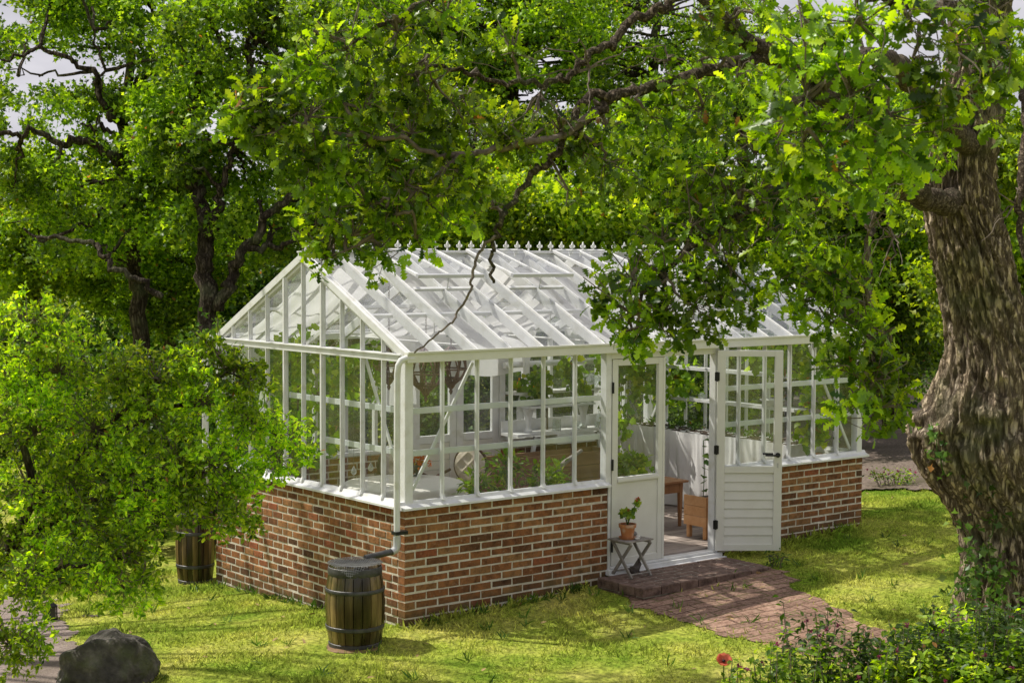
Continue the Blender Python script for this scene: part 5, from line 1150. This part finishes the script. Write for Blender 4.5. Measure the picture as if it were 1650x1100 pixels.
# closest limbs, softly out of focus at the upper right
near = [L_(x, y, d, rx, ry, wg) for (x, y, d, rx, ry, wg) in [
 (1560,-70,12.5,90,60,1.2),(1650,-60,12.8,90,70,1.2),(1590,-150,13,110,60,1.3),(1480,-110,12,90,60,1.1),(1290,60,7.4,60,55,.8),(1300,150,7.3,60,55,1.0),(1330,230,7.3,60,50,1.0),(1290,270,7.4,50,40,.7),(1380,60,7.3,70,60,1.0),(1400,150,7.3,70,55,1.1),(1420,230,7.3,60,45,1.0),(1480,50,7.4,70,60,1.0),(1490,140,7.4,60,50,.9),
 (1490,215,7.4,55,35,.7),(1560,110,7.6,60,50,.7),(1570,30,7.8,60,50,.8),(1600,190,7.8,50,30,.4),(1630,90,7.8,50,60,.6),(1480,275,7.4,40,20,.35),(1380,330,7.4,46,34,.5),(1250,210,7.5,34,40,.4),(1150,80,10.5,45,30,.5),(1210,130,10.2,50,35,.8)]]
tw, C, D, Nn = twigs_and_leaves(near, anch, 22, per=12, leafs=10, size=.1)
tw.build('twigs', M['twig'], oak); n = len(C)
leaves('crown', C, D, Nn, RNG.uniform(.07, .115, n), OAK, M['oakleaf'], oak)
# bare dead twigs hanging in the crown
rr = random.Random(4)
for (x, y, d, n) in [(1395,330,11,10),(1440,380,11.3,8),(870,150,10.1,8),(950,110,10.2,8),(700,130,9.8,5),(1080,95,10.4,6),(1640,330,11.1,4)]:
    p0 = Vector(at(x, y, d)); m = MB()
    for k in range(n):
        dr = Vector((rr.uniform(-1, 1), rr.uniform(-1, 1), rr.uniform(-1, .4))).normalized(); q = p0+dr*rr.uniform(.15, .5); limb(m, [p0, (p0+q)/2+Vector((0, 0, rr.uniform(-.05, .1))), q], .008, .002, 4, 4, .04, k)
    m.build('dead_twig', M['twig'], oak)

# ---- background trees
GAPS = [(70,110,66,40),(178,205,34,28),(345,205,18,30),(20,30,30,18),(845,155,34,16),(880,95,26,20),(1185,95,34,14),(22,190,24,30),(735,150,14,12),(240,15,20,10),(455,80,10,8)]
_OLD = [(70,110,62,46),(22,190,30,40),(178,205,34,30),(345,205,22,38),(20,30,34,22),(835,165,52,26),(880,95,40,34),(1185,95,52,22),(905,205,30,16),(735,150,22,20),(660,20,22,14),(1140,60,16,12),(690,330,10,12),(240,15,26,12),(455,80,12,10)]
def cull(P, gaps=GAPS):
    Q = P-CAM; z = Q@Fv; x = 825+FPX*(Q@R2)/z; y = 550-FPX*(Q@U2)/z; k = np.ones(len(P), bool)
    for gx, gy, rx, ry in gaps:
        a = np.arctan2(y-gy, x-gx); e = 1+.3*np.sin(3*a+gx)+.2*np.sin(7*a+gy); k &= ((x-gx)/(rx*e))**2+((y-gy)/(ry*e))**2 > RNG.uniform(.35, 1.15, len(P))
    return k
def bgtree(label, name, trunk, r0, branches, crown, nl, per, mat, size=.10, d=27, seed=0, extra=(), lobe_r=(.26, .55), group='broadleaved trees behind the greenhouse'):
    rr = random.Random(seed); t_ = wpath(trunk); base = t_[0]
    o = empty(name, tuple(base), label, 'tree', group)
    m = MB(); A = limb(m, t_, r0, r0*.45, 10, 6, .12, seed); m.build('trunk', M['darkbark'], o, smooth=True)
    for k, (pl, ra, rb_) in enumerate(branches):
        m = MB(); A += limb(m, wpath(pl), ra, rb_, 7, 6, .14, seed+k*2.3); m.build('limb', M['darkbark'], o, smooth=True)
    cx_, cy_, rx, ry = crown; s_ = d/FPX; P, Dd = [], []; sm = MB(); lob = []
    for k in range(int(nl*1.75)):
        a = rr.uniform(0, 2*PI); q = math.sqrt(rr.random()); dd = d+rr.uniform(-1, 1)*min(rx, ry)*s_*.8
        lob.append((cx_+rx*q*math.cos(a), cy_+ry*q*math.sin(a), dd, rr.uniform(*lobe_r)))
    for e in extra: lob.append(e)
    AA = np.array([tuple(a) for a in A])
    for k, (x, y, dd, r) in enumerate(lob):
        c = at(x, y, dd); p, dv = clump(c, r, int(per*1.35*(r/.6)**2), .7, .15); kk = cull(p); P.append(p[kk]); Dd.append(dv[kk])
        if kk.mean() > .5 and k % 2 == 0:
            a = AA[np.argmin(((AA-c)**2).sum(1))]; limb(sm, [Vector(a), (Vector(a)+Vector(c))/2+Vector((0, 0, rr.uniform(-.1, .3))), Vector(c)], .035, .012, 5, 4, .12, k+seed)
    sm.build('boughs', M['darkbark'], o)
    P = np.concatenate(P); Dd = np.concatenate(Dd); n = len(P)
    leaves('crown', P, unit(Dd*.6+rnd(n)*.8), unit(Dd*.35+UP*.6+rnd(n)*.75), size*RNG.uniform(.7, 1.3, n), FAR, M[mat], o); return o
GBG = 'broadleaved trees behind the greenhouse'
bgtree('dark oak with long crooked bare limbs, leftmost visible trunk', 'background_oak', [(232, 620, 27), (222, 480, 27), (214, 420, 27), (212, 340, 27), (205, 270, 27), (200, 200, 27), (208, 120, 27), (215, 30, 27)], .15,
    [([(205, 285, 27), (190, 255, 25.8), (165, 243, 25.6), (130, 225, 25.5), (100, 232, 25.5), (60, 212, 25.4), (20, 218, 25.3), (-20, 205, 25.2)], .085, .035),
     ([(212, 235, 27), (190, 230, 25.8), (170, 210, 25.7), (150, 203, 25.6), (130, 200, 25.6)], .05, .02),
     ([(204, 205, 27), (185, 190, 25.8), (160, 160, 25.6), (150, 115, 25.5), (110, 95, 25.4), (70, 75, 25.3), (40, 85, 25.2), (0, 95, 25.1)], .07, .02),
     ([(150, 115, 25.5), (85, 120, 25.4), (45, 118, 25.4), (5, 112, 25.3)], .03, .008), ([(160, 150, 25.6), (165, 100, 25.5), (150, 50, 25.4)], .035, .015),
     ([(206, 150, 27), (235, 110, 27), (222, 60, 27), (260, 20, 27)], .06, .02), ([(210, 370, 27), (170, 362, 25.7), (130, 360, 25.5), (80, 385, 25.4), (40, 370, 25.3)], .05, .02),
     ([(60, 383, 24.5), (110, 386, 24.2), (150, 392, 24), (168, 412, 23.9), (188, 432, 23.8), (220, 450, 23.8), (262, 478, 23.8)], .03, .05),
     ([(215, 450, 27), (190, 420, 25.5), (165, 400, 25.3), (120, 390, 25.2)], .03, .012)],
    (150, 190, 200, 250), 95, 420, 'farleaf', seed=1, d=27)
bgtree('dark oak with forked trunk just left of the greenhouse roof', 'background_oak', [(340, 640, 24.5), (334, 480, 24.5), (330, 400, 24.5), (332, 360, 24.5), (318, 310, 24.6), (300, 260, 24.7), (305, 180, 24.8), (330, 80, 25)], .16,
    [([(332, 370, 24.5), (352, 335, 24.4), (360, 290, 24.3), (375, 240, 24.3), (400, 170, 24.3)], .08, .03),
     ([(352, 500, 24.4), (372, 440, 24.3), (405, 390, 24.2), (432, 345, 24.1), (470, 318, 24), (520, 285, 23.9), (560, 270, 23.9)], .10, .035),
     ([(400, 400, 24.2), (440, 392, 24.2), (480, 378, 24.1), (520, 360, 24)], .06, .02), ([(405, 62, 25), (385, 85, 25), (360, 75, 25), (350, 50, 25)], .05, .02), ([(408, 10, 25), (404, 90, 25), (398, 170, 24.8), (380, 240, 24.6)], .07, .05)],
    (400, 190, 180, 230), 85, 420, 'farleaf', seed=2, d=25.2)
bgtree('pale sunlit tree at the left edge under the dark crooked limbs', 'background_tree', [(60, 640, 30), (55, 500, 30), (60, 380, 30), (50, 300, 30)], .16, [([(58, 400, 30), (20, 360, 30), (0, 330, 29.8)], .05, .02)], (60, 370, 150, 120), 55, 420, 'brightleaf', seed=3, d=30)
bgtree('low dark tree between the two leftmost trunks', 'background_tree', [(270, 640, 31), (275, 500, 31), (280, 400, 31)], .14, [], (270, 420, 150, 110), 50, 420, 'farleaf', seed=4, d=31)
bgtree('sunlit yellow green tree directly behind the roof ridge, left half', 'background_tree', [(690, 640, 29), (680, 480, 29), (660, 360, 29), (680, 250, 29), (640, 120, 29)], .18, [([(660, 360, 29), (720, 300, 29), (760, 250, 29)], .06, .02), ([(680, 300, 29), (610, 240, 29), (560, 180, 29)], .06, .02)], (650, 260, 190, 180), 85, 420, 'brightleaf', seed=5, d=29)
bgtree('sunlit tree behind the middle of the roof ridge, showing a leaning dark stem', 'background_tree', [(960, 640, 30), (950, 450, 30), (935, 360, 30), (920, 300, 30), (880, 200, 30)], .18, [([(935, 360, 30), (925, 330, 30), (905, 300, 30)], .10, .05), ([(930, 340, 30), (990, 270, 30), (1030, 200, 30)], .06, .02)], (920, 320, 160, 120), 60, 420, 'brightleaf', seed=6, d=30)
bgtree('dense green tree behind the right end of the roof', 'background_tree', [(1200, 640, 28), (1190, 450, 28), (1200, 300, 28), (1180, 150, 28)], .2, [([(1195, 330, 28), (1120, 250, 28), (1060, 200, 28)], .07, .02)], (1170, 290, 180, 190), 80, 420, 'farleaf', seed=7, d=28)
bgtree('shady tree between the greenhouse and the burled trunk', 'background_tree', [(1440, 690, 25), (1440, 500, 25), (1430, 350, 25), (1420, 200, 25)], .18, [], (1400, 380, 130, 270), 85, 400, 'farleaf', seed=8, d=25)
bgtree('bright leafy tree behind the burled trunk at the right edge', 'background_tree', [(1650, 700, 22), (1660, 500, 22), (1650, 350, 22)], .16, [], (1600, 400, 100, 330), 60, 420, 'brightleaf', seed=9, d=22)
bgtree('tall tree far behind the upper middle of the picture', 'background_tree', [(560, 640, 33), (550, 450, 33), (540, 250, 33), (545, 80, 33)], .2, [([(545, 300, 33), (600, 200, 33), (640, 90, 33)], .07, .02)], (620, 120, 210, 170), 90, 400, 'farleaf', seed=10, d=33)
bgtree('tree far behind the overhanging oak limbs, upper right', 'background_tree', [(1040, 640, 34), (1040, 400, 34), (1050, 150, 34), (1060, 20, 34)], .2, [], (1060, 120, 300, 150), 110, 400, 'farleaf', seed=11, d=34)
bgtree('small tree far behind, filling the top middle between the oak limbs', 'background_tree', [(830, 640, 32), (835, 400, 32), (830, 150, 32), (840, 20, 32)], .18, [], (810, 60, 200, 110), 70, 400, 'farleaf', seed=13, d=32)

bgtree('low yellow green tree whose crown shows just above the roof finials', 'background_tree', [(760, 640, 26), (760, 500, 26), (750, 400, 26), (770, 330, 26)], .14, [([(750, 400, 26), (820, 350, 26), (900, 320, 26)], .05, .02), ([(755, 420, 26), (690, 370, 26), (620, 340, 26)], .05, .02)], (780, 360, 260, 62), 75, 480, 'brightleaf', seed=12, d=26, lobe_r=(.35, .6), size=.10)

def up_sun(x, y, h): return (x-.38*h, y+.63*h, h)
sb_ = empty('neighbour_tree', (-6.5, 7.5, gz(-6.5, 7.5)), 'tall tree outside the left edge whose boughs dapple the lawn', 'tree'); m = MB(); P, Dd = [], []
base = Vector((-6.5, 7.5, -.4)); top = Vector((-6.2, 7.0, 9.5)); m.build; tr_ = limb(m, [base, (base+top)/2+Vector((.1, 0, 0)), top], .2, .08, 8, 6, .1, 3)
for (x, y, h, r) in [(-1.7, -.9, 9.2, .42), (-1.1, -1.5, 9.4, .4), (-.7, -2.2, 9.4, .38), (-1.9, -1.9, 9.6, .42), (-.2, -2.9, 9.3, .35), (.3, -2.6, 9.2, .4), (-2.0, -2.4, 9.3, .45), (.27, .66, 9.4, .3), (.1, 1.3, 9.5, .2), (.9, -2.9, 9.2, .3), (3.6, -2.8, 9.5, .3), (5.2, -2.0, 9.6, .38), (6.6, -.9, 9.3, .34), (7.6, -.2, 9.3, .4)]:
    c = up_sun(x, y, h); p, dv = clump(c, r*1.3, int(330*(r/.4)**2), .6, .1); P.append(p); Dd.append(dv); limb(m, [tr_[-8], (tr_[-8]+Vector(c))/2+Vector((0, 0, .5)), Vector(c)], .05, .015, 6, 5, .1, x)
m.build('trunk', M['darkbark'], sb_, smooth=True); P = np.concatenate(P); Dd = np.concatenate(Dd); n = len(P)
leaves('crown', P, unit(Dd*.5+rnd(n)*.8), unit(UP*.8+rnd(n)*.6), .11*RNG.uniform(.7, 1.3, n), FAR, M['farleaf'], sb_)

# ---- shrubs forming the hedge line behind the greenhouse
def shrub(name, label, c, r, n, size, mat, tpl=FAR, group=None, cat='shrub', nlob=16, flat=.9, stems=7, squash=1.0):
    c = Vector(c); o = empty(name, (c.x, c.y, c.z), label, cat, group); rr = random.Random(hash(label) % 1000 if False else len(label)*7+int(c.x*10)); P, Dd = [], []; m = MB()
    for k in range(nlob):
        a = rr.uniform(0, 2*PI); q = math.sqrt(rr.random())*.8; hh = rr.uniform(.18, 1.)
        e = Vector((c.x+r[0]*q*math.cos(a), c.y+r[1]*q*math.sin(a), c.z+r[2]*hh*(1-.35*q))); lr = min(r)*rr.uniform(.28, .5)
        p, d = clump(tuple(e), lr, n//nlob, flat, .3); P.append(p); Dd.append(d)
        if k < stems: limb(m, [c+Vector((rr.uniform(-.1, .1), rr.uniform(-.1, .1), -.05)), (c+e)/2+Vector((rr.uniform(-.1, .1), rr.uniform(-.1, .1), .1)), e], .03, .01, 5, 4, .05, k)
    m.build('stems', M['darkbark'], o); P = np.concatenate(P); Dd = np.concatenate(Dd); k = len(P); g = np.array([gz(x, y) for x, y in P[:, :2]]); P[:, 2] = np.maximum(P[:, 2], g+.02)
    leaves('foliage', P, unit(Dd*.5+rnd(k)*.8), unit(Dd*.6+UP*.6+rnd(k)*.5), size*RNG.uniform(.65, 1.3, k), tpl, M[mat], o); return o
HG = 'shrubs growing behind the greenhouse'
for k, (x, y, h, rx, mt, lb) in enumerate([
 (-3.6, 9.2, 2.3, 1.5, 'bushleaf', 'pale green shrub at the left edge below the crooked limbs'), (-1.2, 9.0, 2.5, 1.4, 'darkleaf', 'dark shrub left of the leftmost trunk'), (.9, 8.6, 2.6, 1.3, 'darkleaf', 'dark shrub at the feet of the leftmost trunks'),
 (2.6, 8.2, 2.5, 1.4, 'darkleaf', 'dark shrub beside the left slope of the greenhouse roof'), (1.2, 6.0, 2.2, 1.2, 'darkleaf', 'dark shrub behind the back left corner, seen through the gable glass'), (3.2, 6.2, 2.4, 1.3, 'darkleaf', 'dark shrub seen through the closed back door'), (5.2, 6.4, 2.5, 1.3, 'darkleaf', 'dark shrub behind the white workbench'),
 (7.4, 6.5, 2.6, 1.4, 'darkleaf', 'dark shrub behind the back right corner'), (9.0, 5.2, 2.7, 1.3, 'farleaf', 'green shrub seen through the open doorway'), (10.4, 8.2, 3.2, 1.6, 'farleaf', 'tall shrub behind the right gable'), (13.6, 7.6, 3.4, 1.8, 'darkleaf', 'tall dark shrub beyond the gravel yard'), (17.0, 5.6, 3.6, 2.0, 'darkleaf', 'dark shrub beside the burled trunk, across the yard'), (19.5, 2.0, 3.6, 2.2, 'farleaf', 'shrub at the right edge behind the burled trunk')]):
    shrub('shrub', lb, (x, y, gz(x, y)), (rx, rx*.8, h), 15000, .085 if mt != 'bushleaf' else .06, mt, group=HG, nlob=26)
# distant woodland as one mass
def woods():
    P, Dd = [], []
    for k in range(150):
        x = random.uniform(-150, 1800); d = random.uniform(38, 46); y = random.uniform(330, 640) if not (x < 120) else random.uniform(300, 640)
        p, dv = clump(at(x, y, d), random.uniform(1.3, 2.2), 1000, .8, .3); P.append(p); Dd.append(dv)
    P = np.concatenate(P); Dd = np.concatenate(Dd); n = len(P)
    tag(leaves('woodland', P, unit(Dd*.5+rnd(n)*.8), unit(Dd*.6+UP*.5+rnd(n)*.5), .2*RNG.uniform(.7, 1.4, n), FAR, M['darkleaf']), 'dark woodland closing the view behind all the trees', 'woodland', kind='stuff')
woods()

BUSHL = lobed([0, .3, .65, 1.0], [.02, .2, .23, .03], .3, .15)
# ---- large bush at the left
bush = empty('garden_bush', tuple(Vector(at(-20, 1000, 13.2))), 'big sunlit small leaved bush on the left, its twigs reaching across the gable', 'bush')
B0 = [(-20, 1000, 13.2)]
bl = [([(-20, 1000, 13.2), (0, 930, 13.1), (20, 870, 13.0), (60, 800, 12.9), (120, 740, 12.8), (180, 680, 12.8)], .06, .02), ([(10, 890, 13.1), (70, 850, 12.9), (150, 810, 12.8), (230, 790, 12.8), (330, 760, 12.9)], .035, .01),
      ([(60, 800, 12.9), (40, 700, 12.8), (60, 600, 12.8), (50, 520, 12.8)], .04, .012), ([(120, 740, 12.8), (220, 680, 12.9), (310, 650, 13.0), (400, 670, 13.1), (460, 710, 13.2)], .03, .007), ([(180, 680, 12.8), (250, 620, 12.9), (330, 600, 13.0), (400, 610, 13.1)], .02, .007),
      ([(0, 930, 13.1), (60, 920, 12.7), (130, 910, 12.5), (200, 900, 12.5)], .03, .008), ([(-20, 980, 12.8), (10, 1020, 12.5), (50, 1040, 12.3)], .025, .008)]
m = MB(); ba = []
for k, (pl, a, b) in enumerate(bl): ba += limb(m, wpath(pl), a, b, 7, 6, .05, 40+k)
m.build('branches', M['darkbark'], bush, smooth=True)
bushl = [L_(*q) for q in [(40,530,12.8,75,55,1.3),(20,620,12.8,80,70,1.5),(110,600,12.8,75,60,1.4),(60,700,12.8,85,70,1.5),(180,610,12.9,70,50,1.2),(150,690,12.8,80,65,1.5),(250,610,12.9,60,42,1.1),(240,670,12.9,75,58,1.4),(320,590,13.0,52,34,1.0),(330,650,13.0,62,48,1.3),(395,620,13.1,46,34,.9),(400,680,13.1,56,42,1.2),(450,705,13.2,36,24,.55),
  (440,755,13.2,34,22,.45),(40,790,12.8,80,70,1.4),(120,780,12.8,80,70,1.5),(200,760,12.8,80,65,1.5),(280,740,12.9,70,60,1.5),(350,745,13.0,62,50,1.3),(395,770,13.1,40,30,.7),(60,880,12.9,70,55,1.1),(140,860,12.8,75,55,1.3),(220,840,12.8,75,52,1.4),(310,800,12.9,56,38,1.2),(365,820,13.0,48,40,1.0),(400,850,13.1,24,22,.35),
  (100,940,12.6,55,34,.5),(170,930,12.6,55,40,.8),(215,895,12.6,48,38,.8),(245,950,12.6,26,22,.3),(200,975,12.5,32,20,.3),(30,960,12.5,50,50,.7),(15,1050,12.3,45,50,.8),(60,1020,12.3,32,34,.4),(500,740,13.25,16,12,.2),(-30,700,12.8,50,120,1.),(-30,900,12.8,50,100,1.),(100,545,12.8,50,30,.7),(345,555,13.1,20,14,.3),(375,590,13.1,26,18,.4)]]
tw, C, D, Nn = twigs_and_leaves(bushl, ba, 50, twig_r=.004, per=44, leafs=26, size=.05, hub_r=.009, upb=.5, spread=.8, droop=.0, rough=1.05, tipf=.3)
tw.build('twigs', M['twig'], bush); n = len(C); print('bush leaves', n)
leaves('foliage', C, D, Nn, RNG.uniform(.030, .056, n), BUSHL, M['bushleaf'], bush)
# low dark undergrowth below the bush, by the far barrel
shrub('shrub', 'broad leaved green undergrowth left of the far barrel', (-1.0, 4.9, gz(-1.0, 4.9)), (.9, .7, .75), 5000, .08, 'herb', group=HG, nlob=14)

# ---- flower border at the lower right
def stemplant(name, label, c, r, h, n, leaf, mat, group=None, petals=None, stems=16, cat='flowering plant', tpl=SIMPLE, npet=6):
    c = Vector(c); o = empty(name, tuple(c), label, cat, group); m = MB(); P, D_, T_ = [], [], []; rr = random.Random(int(abs(c.x*100+c.y*37)))
    for k in range(stems):
        a = rr.uniform(0, 2*PI); q = r*math.sqrt(rr.random()); hh = h*rr.uniform(.6, 1.1); b = c+Vector((q*.5*math.cos(a), q*.5*math.sin(a), 0)); t_ = c+Vector((q*math.cos(a), q*math.sin(a), hh))
        pts = catmull([b, (b+t_)/2+Vector((rr.uniform(-.04, .04), rr.uniform(-.04, .04), .04)), t_], 4); m.tube(pts, [.005-.003*i/len(pts) for i in range(len(pts))], 4, False); T_.append(np.array(t_))
        pp = np.array([tuple(p) for p in pts]); kk = n//stems; x = RNG.random(kk)**.7*(len(pp)-1); i0 = np.minimum(x.astype(int), len(pp)-2); f = (x-i0)[:, None]
        P.append(pp[i0]*(1-f)+pp[i0+1]*f+rnd(kk)*.03); D_.append(unit(rnd(kk)*np.array([1, 1, .45])))
    m.build('stems', M['twig'], o); P = np.concatenate(P); D_ = np.concatenate(D_); k = len(P)
    leaves('foliage', P+D_*.01, D_, unit(rnd(k)*.5+UP), leaf*RNG.uniform(.6, 1.3, k), tpl, M[mat], o)
    if petals:
        for i in range(npet):
            Q = np.repeat([T_[i % len(T_)]+rnd(1)[0]*.03], 9, 0); leaves('flower', Q, unit(rnd(9)), unit(rnd(9)+UP*.4), .024*RNG.uniform(.7, 1.3, 9), FAR, M[petals], o)
    return o
FB = 'border plants at the lower right'
dB = 10.3
def gat(x, y, d): p = at(x, y, d); return (p[0], p[1], gz(p[0], p[1])-.02)
for (x, d, h, r, n, lf, mt, pt, lb) in [
 (1200, 10.4, .62, .24, 520, .055, 'farleaf', 'pink', 'sparse feathery plant beside the orange poppy'), (1260, 10.2, .76, .28, 800, .055, 'farleaf', 'pink', 'dusky flowered plant second from the left in the border'), (1320, 10.6, .90, .28, 620, .06, 'darkleaf', 'pink', 'tall thin plant with drooping dark pink buds over the path'), (1380, 10.2, .76, .28, 760, .055, 'farleaf', 'pink', 'low bushy plant with small pink flowers in mid border'),
 (1440, 10.4, .80, .32, 1300, .05, 'darkleaf', 'pink', 'dense pink flowering clump left of the oak foot'), (1500, 10.1, .78, .32, 1400, .055, 'bushleaf', 'pink', 'bright green leafy clump dotted with pink below the oak'), (1560, 10.5, .86, .34, 1500, .05, 'darkleaf', 'pink', 'dark leafy clump in front of the oak foot'), (1620, 10.2, .82, .34, 1500, .06, 'farleaf', 'pink', 'leafy clump at the right edge with pale pink flowers'),
 (1680, 10.5, .85, .36, 1300, .055, 'darkleaf', None, 'dark shrub cut by the right edge of the border')]:
    stemplant('border_plant', lb, gat(x, 1150, d), r, h+.28, int(n*3.), lf, mt, FB, pt, stems=30, tpl=SIMPLE if x < 1350 else BUSHL)
for (x, d, h, r, n, lf, mt, lb) in [(1460, 12.6, .5, .4, 1500, .06, 'darkleaf', 'dark low shrub at the left of the oak foot'), (1560, 12.8, .55, .45, 1900, .07, 'bushleaf', 'bright leafy shrub directly below the oak trunk'), (1650, 12.6, .62, .4, 1500, .06, 'darkleaf', 'dark low shrub right of the oak foot'), (1400, 11.6, .35, .35, 900, .055, 'farleaf', 'low leafy ground plant beside the path end')]:
    stemplant('border_plant', lb, gat(x, 1060, d), r, h, n, lf, mt, FB, 'pink', stems=28, npet=4, tpl=BUSHL)
# big single oak seedling leaves, poppy
pp_ = at(1166, 1067, 10.6); pbz = gz(pp_[0], pp_[1])
po = empty('poppy', (pp_[0], pp_[1], pbz), 'single salmon red poppy with a dark centre at the bottom edge', 'poppy')
MB().tube([(pp_[0]+.03, pp_[1], pbz), (pp_[0]+.01, pp_[1], (pbz+pp_[2])/2), tuple(pp_)], .0035, 5).build('stem', M['herb'], po)
m = MB(); n = 30
for ly, (rr_, hh_) in enumerate(((.052, .045), (.045, .05))):
    for k in range(4):
        a0 = PI/2*k+ly*.7; vs = []
        for i in range(7):
            for j in range(9):
                s_ = i/6; a = a0+(j/8-.5)*1.75; q = rr_*math.sin(s_*1.35); vs.append((pp_[0]+q*math.cos(a), pp_[1]+q*math.sin(a), pp_[2]+hh_*(1-math.cos(s_*1.45))+.005*math.sin(j*1.7+k)*s_))
        m.add(vs, [(i*9+j, i*9+j+1, i*9+j+10, i*9+j+9) for i in range(6) for j in range(8)], random.random()*.8)
m.v = [tuple(Vector(pp_)+Matrix.Rotation(math.radians(38), 3, Vector(Rv))@(Vector(v)-Vector(pp_))) for v in m.v]
m.build('petals', M['poppyred'], po, smooth=True)
cv = Vector(pp_)+Matrix.Rotation(math.radians(38), 3, Vector(Rv))@Vector((0, 0, .012)); o = MB().lathe(tuple(cv), [(.001, .014), (.009, .012), (.012, .004), (.008, -.004), (.001, -.006)], 12).build('seed_head', M['black'], po, smooth=True)
# creeper on the trunk foot
iv = empty('creeper', tuple(Vector(at(1560, 985, 13.9))), 'light green creeper climbing the oak foot', 'creeper'); m = MB(); P = []
for pl in ([(1560, 985, 13.85), (1550, 930, 13.8), (1562, 880, 13.8), (1548, 840, 13.8)], [(1590, 985, 13.8), (1600, 930, 13.8), (1592, 880, 13.8), (1606, 830, 13.85), (1580, 790, 13.85), (1540, 770, 13.8)], [(1610, 980, 13.8), (1618, 930, 13.8), (1600, 900, 13.8)], [(1520, 760, 13.75), (1510, 720, 13.7), (1500, 680, 13.7)]):
    q = limb(m, wpath(pl), .006, .003, 5, 5, .04, pl[0][0]); P += [tuple(v) for v in q]
m.build('stems', M['herb'], iv); P = np.array(P); P = np.repeat(P, 3, 0)+rnd(len(P)*3)*.05
P2, _ = clump(at(1572, 935, 13.75), .26, 110, 1.1, .2); P = np.concatenate([P, P2]); k = len(P)
leaves('foliage', P-Fv*.03, unit(rnd(k)*.7), unit(rnd(k)*.5+UP*.8-Fv*.4), RNG.uniform(.05, .11, k), FAR, M['ivy'], iv)
# pink flowers at the yard edge
stemplant('wild_flower', 'small pink wild flowers at the edge of the gravel yard', (8.9, 1.6, gz(8.9, 1.6)), .35, .22, 320, .05, 'farleaf', None, 'pink', stems=14, npet=14)
stemplant('weed_tuft', 'low weed tuft beside the right end of the doorstep', (4.1, -.75, gz(4.1, -.75)), .14, .12, 70, .06, 'herb', None, None, stems=8, cat='weed')
